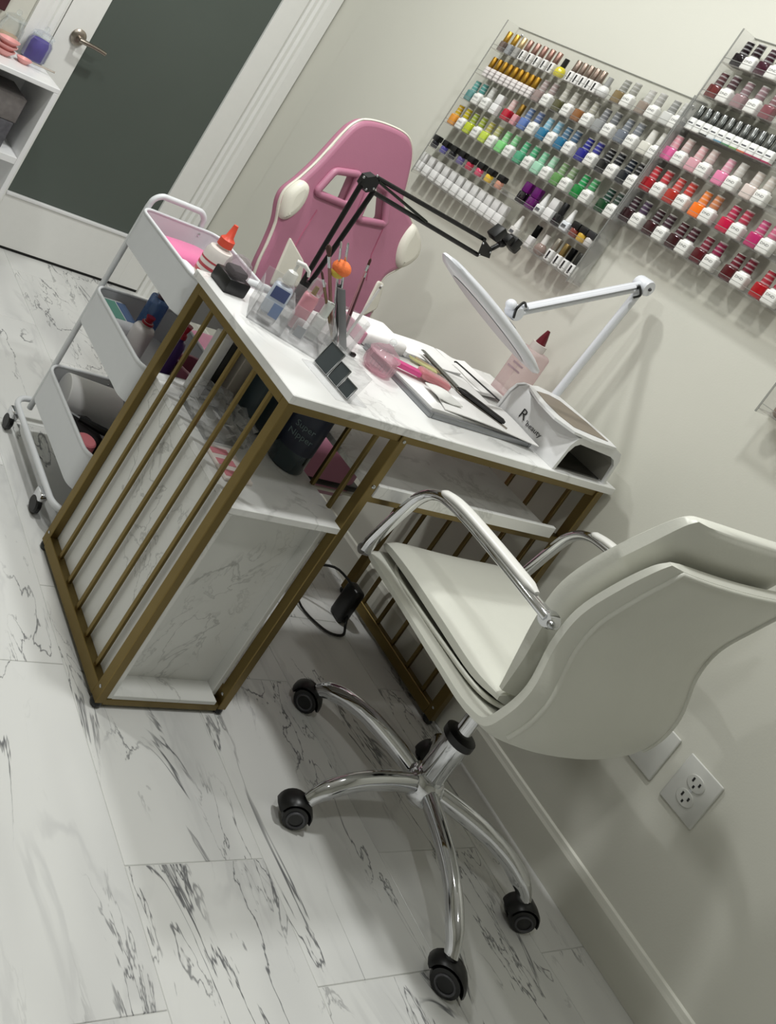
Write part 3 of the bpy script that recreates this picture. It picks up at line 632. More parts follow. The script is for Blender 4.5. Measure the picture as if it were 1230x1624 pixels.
L2 = [
 [('lac', 1171.5, 97, '#150d12', '#1c1218', 'near black plum lacquer bottle'), ('gel', 1187.6, 103, '', '#2a1a20', 'white gel bottle with black plum cap'), ('lac', 1209, 111, '#3c1525', '#3a2029', 'plum lacquer bottle'), ('gel', 1226, 118, '', '#3a2029', 'white gel bottle with plum cap')],
 [('lac', 1132, 145, '#6a302f', '#5c3d40', 'brick maroon lacquer bottle'), ('gel', 1149.6, 153, '', '#4f3a3e', 'white gel bottle with maroon cap'), ('lac', 1171.5, 162, '#92787a', '#856c70', 'mauve taupe lacquer bottle'), ('gel', 1193, 171.5, '', '#8c7377', 'white gel bottle with mauve cap'), ('lac', 1216, 181, '#7b4a50', '#7f5c60', 'dusty rose lacquer bottle')],
 [('band', 1101 + 11.9 * k, 191 + 5.15 * k, BANDS[k], '#8b8d8c', 'white bottle with steel cap') for k in range(11)],
 [('lac', 1063, 241, '#d8669b', '#e3a3ae', 'hot pink lacquer bottle'), ('gel', 1079, 250, '', '#cbb5b0', 'white gel bottle with blush cap'), ('lac', 1100, 260.5, '#cf9aa4', '#dbaeb0', 'pale pink lacquer bottle'), ('gel', 1116, 269, '', '#cdbab4', 'white gel bottle with pale pink cap'),
  ('lac', 1143, 282, '#dd7fa4', '#dba0b0', 'candy pink lacquer bottle'), ('gel', 1161, 291, '', '#c9c4bd', 'white gel bottle with clear cap'), ('lac', 1188, 304, '#d5c6bf', '#cdc2ba', 'nude beige lacquer bottle'), ('gel', 1207, 313.5, '', '#c8c0b6', 'white gel bottle with nude cap')],
 [('lac', 1029, 290, '#9c1420', '#c23a43', 'red lacquer bottle'), ('gel', 1046, 299, '', '#c04148', 'white gel bottle with red cap'), ('lac', 1066, 309.5, '#a52a22', '#c9504c', 'brick red lacquer bottle'), ('gel', 1082.5, 319, '', '#c4453f', 'white gel bottle with brick red cap'),
  ('lac', 1107, 331.5, '#f0741c', '#ea8743', 'bright orange lacquer bottle'), ('gel', 1122.5, 340, '', '#c98258', 'white gel bottle with orange cap'), ('lac', 1151, 356, '#bb0f3f', '#b03050', 'crimson lacquer bottle'), ('gel', 1169, 365.5, '', '#b23a50', 'white gel bottle with crimson cap'),
  ('lac', 1196, 381, '#b22a64', '#c04f7a', 'magenta lacquer bottle'), ('gel', 1214, 391, '', '#c86a86', 'white gel bottle with magenta cap')],
 [('lac', 995.4, 339.6, '#2a0d15', '#3d2831', 'black cherry lacquer bottle'), ('gel', 1011, 349, '', '#4c3a52', 'white gel bottle with dark violet cap'), ('lac', 1032, 361, '#330c14', '#3a222a', 'oxblood lacquer bottle'), ('gel', 1048, 371, '', '#47303a', 'white gel bottle with dark plum cap'),
  ('lac', 1068.5, 383, '#310810', '#4a2029', 'dark wine lacquer bottle'), ('gel', 1085, 392.5, '', '#4c2630', 'white gel bottle with wine cap'), ('lac', 1108, 406, '#4c0613', '#7d2c3c', 'burgundy lacquer bottle'), ('gel', 1126, 416.5, '', '#8b2448', 'white gel bottle with berry cap'),
  ('lac', 1155.5, 434, '#4a0711', '#6b1c2c', 'deep burgundy lacquer bottle'), ('gel', 1174, 444.5, '', '#6d1c2e', 'white gel bottle with burgundy cap'), ('lac', 1204, 462, '#a00a18', '#a8303e', 'scarlet lacquer bottle'), ('gel', 1222, 472.5, '', '#a23a48', 'white gel bottle with scarlet cap')],
]
XB = WX - 0.036
for rows, zs, rk in ((L1, Z1, 'left'), (L2, Z2, 'right')):
    for k, row in enumerate(rows):
        ys = [at(it[1], it[2], x=XB).y for it in row]
        for i in range(1, len(ys)):                          # bottles of a row stand clear of one another
            wd = {'lac': .027, 'gel': .0284, 'slim': .0187, 'striped': .0192, 'bar': .0187, 'band': .0196, 'pot': .025, 'white': .0272, 'block': .0272, 'cone': .0242, 'round': .0332}
            need = (wd[row[i][0]] + wd[row[i - 1][0]]) / 2 + 0.0006
            if ys[i] > ys[i - 1] - need: ys[i] = ys[i - 1] - need
        for i, it in enumerate(row):
            lab = '%s, %s from left in %s row, %s rack' % (it[5], ORD[i], ORD[k], rk)
            bottle(it[0], (XB, ys[i], zs[k] - 0.001), it[3] or '#ffffff', it[4] or '#ffffff', lab, 'polish bottles on the %s wall rack' % rk)
bottle('round', (XB, 0.905, 1.114), '#7d6e62', '#6a5c50', 'brown bottle standing in the small low rack at the right edge', None)
bottle('round', (XB, 0.862, 1.114), '#a39588', '#8c8078', 'beige bottle beside the brown one in the small low rack', None)

# ================================================================== PINK GAMING CHAIR
def tilted(u, v, y0=1.74, z0=0.5, k=0.27):
    """pixel -> point on the leaning plane y = y0 + k (z - z0) of the pink chair's back"""
    d = ray(u, v); s = (y0 + k * (CAM.z - z0) - CAM.y) / (d.y - k * d.z); return CAM + d * s
PCX = 1.80
pk = thing('gaming_chair', 'pink gaming chair with cream side wings behind the desk', 'chair', (PCX, 1.80, 0))
ang = math.atan(0.27); upv = Vector((0, math.sin(ang), math.cos(ang))); nrm = Vector((0, -math.cos(ang), math.sin(ang)))
B0 = Vector((PCX, 1.74, 0.5))
def loc2(u, v):
    p = tilted(u, v) - B0; return (p.x, p.dot(upv))
MB2W = Matrix((Vector((1, 0, 0)), upv, nrm)).transposed().to_4x4(); MB2W.translation = B0
def chairplate(name, outl, depth, bevel, mt, lift=0.0, parent=None, res=3):
    me = plate(name, outl, depth, bevel, res); me.materials.clear()
    Q = Matrix.Translation(-Vector(ORG[pk][0])) @ MB2W @ Matrix.Translation((0, 0, lift)); me.transform(Q)
    me.shade_smooth(); me.set_sharp_from_angle(angle=math.radians(50))
    return put(name, me, mt, parent or pk)
outer_px = [(575, 188), (604, 194), (634, 208), (646, 224), (648, 250), (641, 286), (634, 318), (644, 342), (655, 366), (657, 390), (650, 408), (628, 423), (606, 436), (594, 456), (586, 490), (560, 540), (520, 560), (470, 535), (415, 490), (396, 450),
            (402, 420), (418, 385), (432, 350), (438, 318), (448, 298), (470, 280), (496, 256), (520, 230), (540, 208), (556, 194)]
outer = [p.to_2d() for p in catmull([Vector((*loc2(u, v), 0)) for u, v in outer_px], 4, True)]
def inset(pts, k):                     # scale about the centroid
    c = sum((Vector(p) for p in pts), Vector((0, 0))) / len(pts); return [c + (Vector(p) - c) * k for p in pts]
hl = [loc2(*p) for p in ((496, 300), (522, 271), (556, 276), (538, 318))]
hr = [loc2(*p) for p in ((560, 340), (582, 290), (602, 302), (598, 348))]
def rounded(pts, r=0.012, n=4):
    P = [Vector(p) for p in pts]; out = []
    for i in range(len(P)):
        a, b, c = P[i - 1], P[i], P[(i + 1) % len(P)]
        u, v = (a - b).normalized(), (c - b).normalized(); q = min(r, 0.4 * (a - b).length, 0.4 * (c - b).length)
        p0, p1 = b + u * q, b + v * q
        for j in range(n + 1):
            t = j / n; out.append(p0 * (1 - t) ** 2 + b * 2 * t * (1 - t) + p1 * t * t)
    return out
hlr, hrr = rounded(hl), rounded(hr)
bk = chairplate('backrest', [outer, hlr, hrr], 0.046, 0.018, M_PINK, res=4)
for h in (hlr, hrr):
    ring = inset(h, 1.16)
    me = MB().tube([MB2W @ Vector((p[0], p[1], 0.026)) for p in ring], 0.011, 8, closed=True)
    part('hole_trim', me, M_PINK, pk, bk, 60)
part('piping', MB().tube([MB2W @ Vector((p[0], p[1], 0.012)) for p in inset(outer, 0.996)], 0.0045, 6, closed=True), M_CREAM, pk, bk, 60)
for nm, pxs in (('wing', [(470, 283), (481, 292), (478, 310), (466, 330), (448, 344), (436, 342), (440, 318), (450, 297)]),
                ('wing', [(645, 352), (655, 366), (657, 388), (651, 405), (634, 419), (620, 420), (618, 402), (626, 376)])):
    pts = [p.to_2d() for p in catmull([Vector((*loc2(u, v), 0)) for u, v in pxs], 4, True)]
    chairplate(nm, [pts], 0.05, 0.022, M_CREAM, 0.014, bk)
chairplate('inlay', [rounded([loc2(*p) for p in ((451, 371), (474, 412), (466, 452), (418, 448))], 0.01)], 0.02, 0.006, M_CREAM, 0.018, bk)
chairplate('inlay', [rounded([loc2(*p) for p in ((590, 440), (600, 446), (588, 486), (560, 500))], 0.01)], 0.02, 0.006, M_CREAM, 0.018, bk)
for sm_ in (((494, 330), (470, 368), (452, 400)), ((598, 360), (580, 400), (572, 440))):
    part('seam', MB().tube([MB2W @ Vector((*loc2(u, v), 0.0235)) for u, v in sm_], 0.002, 6), mat('pink_dark', '#a95d76', 0.5), pk, bk)
st = part('seat', MB().rbox((1.56, 1.535, 0.245), (2.045, 1.98, 0.42), 0.045, 4), M_PINK, pk, smooth=60)
part('seat_trim', MB().rbox((1.556, 1.531, 0.292), (2.049, 1.975, 0.312), 0.008, 2), M_BLACK, pk, st)
part('seat_stripe', MB().rbox((1.553, 1.528, 0.280), (2.052, 1.972, 0.289), 0.004, 2), M_CREAM, pk, st)
part('gas_cylinder', MB().cyl((PCX, 1.77, 0.10), (PCX, 1.77, 0.245), 0.026, n=18), M_BLACK, pk)
part('hub', MB().lathe([(.0001, .055), (.035, .055), (.04, .075), (.03, .105), (.0001, .106)], (PCX, 1.77, 0), 18), M_BLACK, pk)
for s in (-1, 1):
    part('hinge', MB().rbox((PCX + s * 0.19 - 0.02, 1.70, 0.36), (PCX + s * 0.19 + 0.02, 1.76, 0.56), 0.008), M_BLACK, pk)
for k in range(5):
    a = math.radians(90 + 72 * k + 20); e = Vector((PCX + 0.27 * math.cos(a), 1.77 + 0.27 * math.sin(a), 0))
    lg = part('base_leg', MB().tube([(PCX + 0.03 * math.cos(a), 1.77 + 0.03 * math.sin(a), 0.082), tuple(e + Vector((0, 0, 0.066)))], [0.018, 0.012], 10), M_BLACK, pk)
    part('caster', MB().lathe([(.0001, -.02), (.022, -.02), (.027, -.012), (.027, .012), (.022, .02), (.0001, .02)], e + Vector((0, 0, .0271)), 16, 'Y').cyl(e + Vector((0, 0, .04)), e + Vector((0, 0, .068)), 0.008), M_BLACK, pk, lg)

# ================================================================== WHITE ROLLING CART
ct = thing('rolling_cart', 'white three-tier metal rolling cart behind the desk', 'cart', (1.335, 1.73, 0))
CX0, CX1, CY0, CY1 = 1.200, 1.478, 1.545, 1.915
def rrect(x0, x1, y0, y1, r, n=6):
    out = []
    for cx_, cy_, a0 in ((x1 - r, y1 - r, 0), (x0 + r, y1 - r, 90), (x0 + r, y0 + r, 180), (x1 - r, y0 + r, 270)):
        for j in range(n + 1):
            t = math.radians(a0 + 90 * j / n); out.append((cx_ + r * math.cos(t), cy_ + r * math.sin(t)))
    return out
RIMS = (0.722, 0.474, 0.214)
for zr in RIMS:
    hgt = 0.098; o_ = rrect(CX0, CX1, CY0, CY1, 0.045); i_ = rrect(CX0 + .0025, CX1 - .0025, CY0 + .0025, CY1 - .0025, 0.043)
    n = len(o_); mb = MB()
    rows = [[(x, y, zr - hgt) for x, y in o_], [(x, y, zr) for x, y in o_], [(x, y, zr) for x, y in i_], [(x, y, zr - hgt + .003) for x, y in i_]]
    mb.grid(rows, True); mb.f += [tuple(range(n)), tuple(reversed(range(3 * n, 4 * n)))]
    bs = part('basket', mb, M_CARTW, ct, smooth=40)
    part('rim', MB().tube([(x, y, zr) for x, y in rrect(CX0 + .001, CX1 - .001, CY0 + .001, CY1 - .001, 0.045)], 0.0045, 8, closed=True), M_CARTW, ct, bs, 60)
    for y, s in ((CY1, -1), (CY0, 1)):
        for x in (CX0 + 0.028, CX1 - 0.07):
            part('screw', MB().ball((x, y + s * .004, zr - 0.016), 0.0045, 10, 6, sy=.6), M_CHROME, ct, bs)
for y, sg in ((CY1 + 0.0075, 1), (CY0 - 0.0075, -1)):
    xa, xb = CX0 + 0.028, CX1 - 0.07
    hz = 0.764
    pts = [(xa, y, 0.06)] + [(xa, y, 0.70)] + catmull([(xa, y, 0.725), (xa + .004, y, 0.748), (xa + .022, y, hz), (xa + .05, y, hz + .002), (xb - .05, y, hz + .002), (xb - .022, y, hz), (xb - .004, y, 0.748), (xb, y, 0.725)], 4) + [(xb, y, 0.70), (xb, y, 0.06)]
    part('post_handle', MB().tube(pts, 0.0085, 12), M_CARTW, ct, smooth=60)
part('bottom_frame', MB().tube([(x, y, 0.063) for x, y in rrect(CX0 - 0.012, CX1 + 0.012, CY0 - 0.008, CY1 + 0.045, 0.045)], 0.0085, 12, closed=True), M_CARTW, ct, smooth=60)
for x, y in ((CX0 - 0.020, 1.605), (CX0 - 0.020, 1.905), (CX1 + .02, 1.605), (CX1 + .02, 1.905)):
    cs = part('caster', MB().rbox((x - .012, y - .018, .03), (x + .012, y + .018, .060), .006, 2), M_CHROME, ct)
    part('wheel', MB().lathe([(.0001, -.009), (.018, -.009), (.0225, -.005), (.0225, .005), (.018, .009), (.0001, .009)], (x - .004, y - .004, .0226), 18, 'X'), M_BLACK, ct, cs)

# ================================================================== WHITE BOOKCASE BY THE DOOR
bx = thing('bookcase', 'low white open bookcase against the wall left of the door', 'bookcase', (0.90, 2.85, 0))
BX0, BX1, BY0, BY1, BZ = 0.50, 1.192, 2.70, 2.99, 0.748
part('top', MB().rbox((BX0, BY0, BZ - .018), (BX1, BY1, BZ), .002, 1), M_WHITE, bx, smooth=None)
part('side', MB().rbox((BX1 - .018, BY0, 0), (BX1, BY1, BZ - .018), .001, 1), M_WHITE, bx, smooth=None)
part('side', MB().rbox((BX0, BY0, 0), (BX0 + .018, BY1, BZ - .018), .001, 1), M_WHITE, bx, smooth=None)
for z in (0.02, 0.445):
    part('shelf', MB().rbox((BX0 + .018, BY0 + .002, z), (BX1 - .018, BY1 - .012, z + .024), .001, 1), M_WHITE, bx, smooth=None)
part('back_panel', MB().box((BX0 + .018, BY1 - .010, .02), (BX1 - .018, BY1 - .004, BZ - .018)), M_WHITE, bx, smooth=None)

# ---- on and in the bookcase
def jar(loc, r, h, fill, label, fillh=0.85):
    x, y, z = loc
    t = thing('candy_jar', label, 'jar', loc)
    part('glass_body', MB().lathe([(.0001, 0), (r * .8, 0), (r, h * .12), (r, h * .75), (r * .8, h * .93), (r * .8, h), (r * .76, h), (r * .76, h * .92), (r * .95, h * .74), (r * .95, h * .12), (r * .76, .004), (.0001, .004)], loc, 24), M_GLASS, t, smooth=50)
    part('contents', MB().lathe([(.0001, .005), (r * .75, .005), (r * .93, h * .13), (r * .93, h * fillh * .86), (r * .78, h * fillh), (.0001, h * fillh * .98)], loc, 24), fill, t, smooth=50)
    ld = part('lid', MB().lathe([(r * .86, h), (r * .9, h + .004), (r * .8, h + .010), (r * .35, h + .018), (.0001, h + .019)], loc, 24), M_GLASS, t, smooth=50)
    part('knob', MB().ball((x, y, z + h + .028), .011, 12, 8), M_GLASS, t, ld)
    return t
b_ = at(49, 96, z=BZ); jar((b_.x, b_.y, BZ), .050, .098, mat('purple_grains', '#3b1f8c', 0.6, noise=0.25, nscale=60), 'glass jar of purple grains on the white bookcase')
b_ = at(10, 76, z=BZ); jar((b_.x - .012, b_.y + .015, BZ), .047, .105, mat('peach_grains', '#c9a98c', 0.7, noise=0.2, nscale=60), 'clear glass jar of peach grains behind the pink bowls', 0.45)
M_BOWL = mat('pink_ceramic', '#e3a3a0', 0.35)
b_ = at(2, 84, z=BZ)
for k in range(3):
    solo('bowl', MB().lathe([(.0001, 0), (.020, 0), (.040, .020), (.041, .023), (.038, .023), (.019, .004), (.0001, .004)], (b_.x, b_.y - .01, BZ + .018 * k), 22), M_BOWL, 'small pink bowl, %s of the stack by the jars' % ('lowest', 'middle', 'topmost')[k], 'bowl', (b_.x, b_.y - .01, BZ + .018 * k), 'stacked pink bowls')
b_ = at(31, 94, z=BZ)
t = thing('ladle', 'pink scoop with metal handle in front of the purple jar', 'scoop', (b_.x, b_.y - .04, BZ))
part('scoop_bowl', MB().lathe([(.0001, 0), (.016, 0), (.030, .016), (.031, .018), (.028, .018), (.015, .004), (.0001, .004)], (b_.x, b_.y - .04, BZ), 20), M_BOWL, t)
part('handle', MB().tube([(b_.x + .028, b_.y - .042, BZ + .016), (b_.x + .07, b_.y - .05, BZ + .018), (b_.x + .115, b_.y - .06, BZ + .020)], .0032, 8), M_NICKEL, t)
M_GREYBOX = mat('grey_card', '#6f6a68', 0.7, noise=0.35, nscale=50)
zs_ = 0.4695
b1 = tag(put('storage_box', MB().rbox((0.985, 2.735, zs_), (1.115, 2.93, zs_ + .100), .004, 2).mesh('storage_box', 35, (1.05, 2.83, zs_)), mat('smoke_drawer', '#56565a', 0.3, noise=0.5, nscale=70)), 'dark grey storage box, lower of two in the bookcase', 'box'); b1.location = (1.05, 2.83, zs_)
b2 = tag(put('storage_box', MB().rbox((0.975, 2.735, zs_ + .1005), (1.120, 2.93, zs_ + .190), .004, 2).mesh('storage_box', 35, (1.05, 2.83, zs_ + .1005)), M_GREYBOX), 'mottled grey box on top of the darker one in the bookcase', 'box'); b2.location = (1.05, 2.83, zs_ + .1005)
b3 = tag(put('storage_box', MB().rbox((0.78, 2.735, zs_), (0.965, 2.93, zs_ + .17), .004, 2).mesh('storage_box', 35, (.87, 2.83, zs_)), M_GREYBOX), 'tall mottled grey box at the back left of the bookcase', 'box'); b3.location = (.87, 2.83, zs_)
q_ = at(9, 15, y=WY - .02)
cv = solo('canvas', MB().rbox((q_.x - .30, WY - .022, 0.86), (q_.x, WY - .0005, 1.36), .002, 1), mat('maroon', '#3a1218', 0.6, noise=0.5, nscale=12), 'dark maroon panel on the wall above the jars, at the top left corner', 'picture', (q_.x - .15, WY, 0.86))

# ================================================================== THINGS IN THE CART
ZT, ZM, ZL = (r_ - .098 + .0035 for r_ in RIMS)
def pouch(name, label, cat, c, sx, sy, h, mt, rz=0.0, lumps=0.15):
    """soft pillow-like pack lying on its base"""
    bm = bmesh.new(); bmesh.ops.create_uvsphere(bm, u_segments=20, v_segments=12, radius=1.0); rnd = random.Random(label)
    ph = [rnd.uniform(0, 6.28) for _ in range(6)]
    vs = []
    for v in bm.verts:
        x, y, z = v.co; f = lambda q: math.copysign(abs(q) ** 0.45, q)
        k = 1 + lumps * (math.sin(3 * x + ph[0]) * math.sin(3 * y + ph[1]) + .5 * math.sin(6 * x + ph[2]) * math.sin(5 * y + ph[3]))
        vs.append(Vector((f(x) * sx / 2, f(y) * sy / 2, (f(z) * .5 * (k if z > 0 else 1) + .5) * h)))
    bm.verts.index_update(); fs = [[v.index for v in f_.verts] for f_ in bm.faces]; bm.free()
    zmin = min(v.z for v in vs); Rz = Matrix.Rotation(rz, 3, 'Z')
    mb = MB().add([Rz @ (v - Vector((0, 0, zmin))) for v in vs], fs)
    o = put(name, mb.mesh(name, 80), mt); o.location = c; return tag(o, label, cat)
pouch('zip_bag', 'bright pink zip bag in the top tier of the cart', 'bag', (1.335, 1.825, ZT), .20, .11, .062, mat('pink_plastic', '#e07ba6', 0.3))
pouch('paper_pack', 'white folded paper at the front of the cart\'s top tier', 'paper', (1.248, 1.69, ZT), .075, .09, .070, M_PAPER, .2, .08)
def squeeze(name, label, cat, tip, floor_z, r, mt, capm, body_frac=.66, prints=None, tipr=.006):
    """squeeze bottle: body, shoulder, pointed cap; tip = top of the cap"""
    x, y, zt = tip; H = zt - floor_z; c = (x, y, floor_z); hb = H * body_frac
    t = thing(name, label, cat, c)
    b = part('body', MB().lathe([(.0001, 0), (r * .92, 0), (r, .004), (r, hb * .88), (r * .85, hb * .97), (r * .45, hb), (r * .45, hb + .012), (.0001, hb + .012)], c, 22), mt, t, smooth=50)
    part('cap', MB().lathe([(.0001, hb + .006), (r * .56, hb + .006), (r * .54, hb + (H - hb) * .38), (r * .30, hb + (H - hb) * .5), (tipr, H), (.0001, H)], c, 16), capm, t, smooth=40)
    if prints:
        for a_, b2_ in prints:
            part('print_band', MB().lathe([(r + .0004, hb * a_), (r + .0005, hb * b2_)], c, 22), mat('print_red', '#b8484f', 0.5), t, b, 50)
    return t
def milky(c, n): return mat(n, c, 0.35)
p_ = at(375, 358, y=1.665)
squeeze('squeeze_bottle', 'white squeeze bottle with orange cap and red print in the cart', 'bottle', (p_.x, p_.y, p_.z), ZT, .036, milky('#ddd6d0', 'milky_white'), mat('orange_cap', '#e0523c', 0.4), .70, [(.74, .77), (.62, .67), (.50, .56), (.40, .44)])
p_ = at(190, 508, x=1.262)
t = thing('wipes_pack', 'white wipes pack with teal and blue print in the cart\'s middle tier', 'pack', (1.262, 1.83, ZM))
wp = part('pack', MB().rbox((1.215, 1.765, ZM), (1.300, 1.895, ZM + .082), .016, 3), mat('pack_white', '#dcdde0', 0.4), t)
part('print_patch', MB().rbox((1.224, 1.785, ZM + .0815), (1.258, 1.875, ZM + .0830), .0004, 1), mat('print_teal', '#5f9e8e', 0.5), t, wp)
part('print_patch', MB().rbox((1.262, 1.785, ZM + .0815), (1.292, 1.875, ZM + .0830), .0004, 1), mat('print_blue', '#4a6796', 0.5), t, wp)
p_ = at(246, 462, y=1.79)
p_.x = max(p_.x, 1.322); t = thing('gel_tube', 'clear blue flat bottle standing in the cart\'s middle tier', 'bottle', (p_.x, p_.y, ZM))
part('body', MB().rbox((p_.x - .018, p_.y - .03, ZM), (p_.x + .018, p_.y + .03, p_.z - .012), .010, 3), clear('blue_clear', '#5f86c0', 0.45), t)
part('cap', MB().lathe([(.0001, p_.z - .014), (.012, p_.z - .014), (.012, p_.z), (.0001, p_.z)], (p_.x, p_.y, 0), 16), mat('cap_plum', '#4a2a3a', 0.4), t)
p_ = at(240, 503, x=1.292)
squeeze('cream_bottle', 'white bottle with dark red cap in the cart\'s middle tier', 'bottle', (p_.x, p_.y, p_.z), ZM, .030, milky('#d9d4d2', 'milky_grey'), mat('red_cap', '#a5142a', 0.35), .80, tipr=.013)
p_ = at(300, 517, y=1.66)
squeeze('polish_remover', 'purple labelled bottle with red cap seen through the desk slats', 'bottle', (p_.x, p_.y, p_.z), ZM, .020, milky('#4a2d75', 'purple_label'), mat('red_cap', '#a5142a', 0.35), .76, tipr=.012)
p_ = at(342, 566, y=1.635)
t = thing('pink_tub', 'round pink plastic tub near the desk end of the cart', 'tub', (1.415, 1.64, ZM))
part('tub_body', MB().lathe([(.0001, 0), (.045, 0), (.052, .01), (.056, .085), (.053, .085), (.049, .012), (.0001, .006)], (1.415, 1.64, ZM), 24), mat('pink_tub', '#b06d82', 0.35), t)
part('tub_rim', MB().tube([(1.415 + .0555 * math.cos(a), 1.64 + .0555 * math.sin(a), ZM + .086) for a in [i * math.pi / 14 for i in range(28)]], .0028, 6, closed=True), mat('pink_tub_rim', '#d9a3b1', 0.3), t)
for k, (x, y) in enumerate(((1.245, 1.71), (1.236, 1.666), (1.282, 1.68))):
    o = solo('cotton_ball', MB().ball((x, y, ZM + .0185), .0185, 12, 8), M_PAPER, 'white cotton ball %s in the cart\'s middle tier' % ('nearest the wipes pack', 'nearest the front rim', 'touching the white bottle')[k], 'cotton ball', (x, y, ZM), 'cotton balls in the cart')
pouch('pink_pouch', 'pale pink pouch at the front of the cart\'s middle tier', 'bag', (1.275, 1.60, ZM), .09, .07, .05, mat('pale_pink', '#c99aa5', 0.5), 0, .1)
# lower tier
e0 = Vector((1.262, 1.862, ZL + .0495)); ax = Vector((0.97, -0.16, 0)).normalized()
t = thing('paper_roll', 'white paper towel roll lying in the lowest cart tier', 'paper roll', (1.32, 1.84, ZL))
e0 = at(122, 578, x=1.248); e0.z = ZL + .0555; e0.y = min(e0.y, 1.853)
Rr = Matrix.Rotation(math.atan2(ax.y, ax.x), 3, 'Z')
part('roll', MB().lathe([(.018, 0), (.053, 0), (.055, .002), (.055, .158), (.053, .16), (.018, .16), (.018, 0)], e0, 28, 'X', M=Rr), M_PAPER, t, smooth=40)
part('core_shade', MB().lathe([(.018, .003), (.0178, .155)], e0, 20, 'X', M=Rr).lathe([(.0001, .012), (.0178, .012)], e0, 20, 'X', M=Rr), mat('core_shade_dark', '#1b1816', 0.8), t)  # dark lining and disc paint the shade inside the roll's hole
t = thing('scissors', 'black handled scissors lying in the lowest cart tier', 'scissors', (1.25, 1.70, ZL))
part('blades', MB().tube([(1.225, 1.745, ZL + .074), (1.30, 1.70, ZL + .072)], .004, 6), M_STEEL, t)
part('handle', MB().tube([(1.25, 1.73, ZL + .074), (1.31, 1.695, ZL + .075), (1.36, 1.67, ZL + .078)], [.008, .011, .009], 8), M_BLACK, t)
pouch('dark_bag', 'black cloth bundle in the lowest cart tier', 'bag', (1.275, 1.722, ZL), .10, .11, .060, mat('black_cloth', '#1c1718', 0.8), .1, .15)
pouch('grey_bag', 'grey plastic bag beside the pink lidded jar', 'bag', (1.385, 1.63, ZL), .15, .12, .085, mat('grey_plastic', '#77747a', 0.45), .3, .12)
p_ = at(140, 693, x=1.246)
t = thing('cream_jar', 'small white jar with coral pink lid in the lowest cart tier', 'jar', (1.250, p_.y + .005, ZL))
part('body', MB().lathe([(.0001, 0), (.024, 0), (.026, .003), (.026, .034), (.0001, .034)], (1.250, p_.y + .005, ZL), 20), mat('pack_white', '#dcdde0', 0.4), t)
part('lid', MB().lathe([(.0001, .034), (.028, .034), (.028, .066), (.024, .069), (.0001, .069)], (1.250, p_.y + .005, ZL), 20), mat('coral_lid', '#e8838c', 0.4), t)

# ================================================================== THINGS ON THE CABINET, UNDER THE TABLETOP
ZK = 0.504
c_ = Vector((1.446, 1.275, ZK))
t = thing('solution_bottle', 'large dark teal bottle on the desk cabinet', 'bottle', tuple(c_))
bt = part('body', MB().lathe([(.0001, 0), (.040, 0), (.043, .004), (.043, .150), (.038, .168), (.018, .180), (.018, .190), (.0001, .190)], c_, 28), mat('teal_bottle', '#22343a', 0.15, coat=.5), t, smooth=50)
part('label_wrap', MB().lathe([(.0435, .048), (.0436, .142)], c_, 28), mat('navy_label', '#131c33', 0.4), t, bt, 50)
part('cap', MB().lathe([(.0001, .186), (.020, .186), (.020, .214), (.0001, .214)], c_, 18), M_BLACK, t)
fd = Vector((-CAM.x - c_.x, -c_.y, 0)); fd = Vector((-1.446, -1.275, 0)).normalized(); rt = Vector((-fd.y, fd.x, 0))
lettering('Super', .020, c_ + fd * .0445 + Vector((0, 0, .108)), rt, (0, 0, 1), t, bt, mat('pale_ink', '#647679', 0.5))
lettering('Nipper', .020, c_ + fd * .0445 + Vector((0, 0, .086)), rt, (0, 0, 1), t, bt, mat('pale_ink', '#647679', 0.5))
solo('tin', MB().rbox((1.355, 1.345, ZK), (1.420, 1.405, ZK + .125), .008, 2), mat('slate_tin', '#2c3b42', 0.35), 'slate blue box behind the big teal bottle', 'box', (1.3875, 1.375, ZK))
solo('carton', MB().rbox((1.34, 1.430, ZK), (1.43, 1.462, ZK + .185), .002, 1), mat('cream_card', '#cfc8bd', 0.7), 'tall cream carton standing on the desk cabinet', 'box', (1.385, 1.446, ZK))
t = thing('stapler_case', 'black and white case behind the slats of the desk', 'case', (1.285, 1.45, ZK))
part('case', MB().rbox((1.262, 1.432, ZK), (1.288, 1.475, ZK + .16), .004, 2), M_WHITE, t)
part('case_back', MB().rbox((1.2885, 1.432, ZK), (1.325, 1.475, ZK + .15), .004, 2), M_BLACK, t)
def crumpled(name, label, cat, a, b, mt, n=7, amp=.008):
    rnd = random.Random(label); mb = MB(); bm = bmesh.new(); bmesh.ops.create_cube(bm, size=1.0); bmesh.ops.subdivide_edges(bm, edges=bm.edges[:], cuts=n, use_grid_fill=True)
    c = [(a[i] + b[i]) / 2 for i in range(3)]; vs = []
    for v in bm.verts:
        p = Vector([c[i] + v.co[i] * (b[i] - a[i]) for i in range(3)])
        if p.z > a[2] + .002: p += Vector([rnd.uniform(-amp, amp) for _ in range(3)])
        p.z = max(p.z, a[2]); vs.append(p)
    bm.verts.index_update(); fs = [[v.index for v in f.verts] for f in bm.faces]; bm.free()
    return solo(name, MB().add(vs, fs), mt, label, cat, ((a[0] + b[0]) / 2, (a[1] + b[1]) / 2, a[2]), smooth=20)
crumpled('plastic_bag', 'crumpled clear plastic bag on the desk cabinet', 'bag', (1.225, 1.285, ZK), (1.335, 1.420, ZK + .055), M_CLEAR)
t = thing('tips_packet', 'pink and white packet on the desk cabinet behind the slats', 'packet', (1.245, 1.215, ZK))
pp = part('packet', MB().rbox((1.212, 1.165, ZK), (1.285, 1.265, ZK + .008), .003, 2), mat('packet_white', '#e6dcd6', 0.5), t)
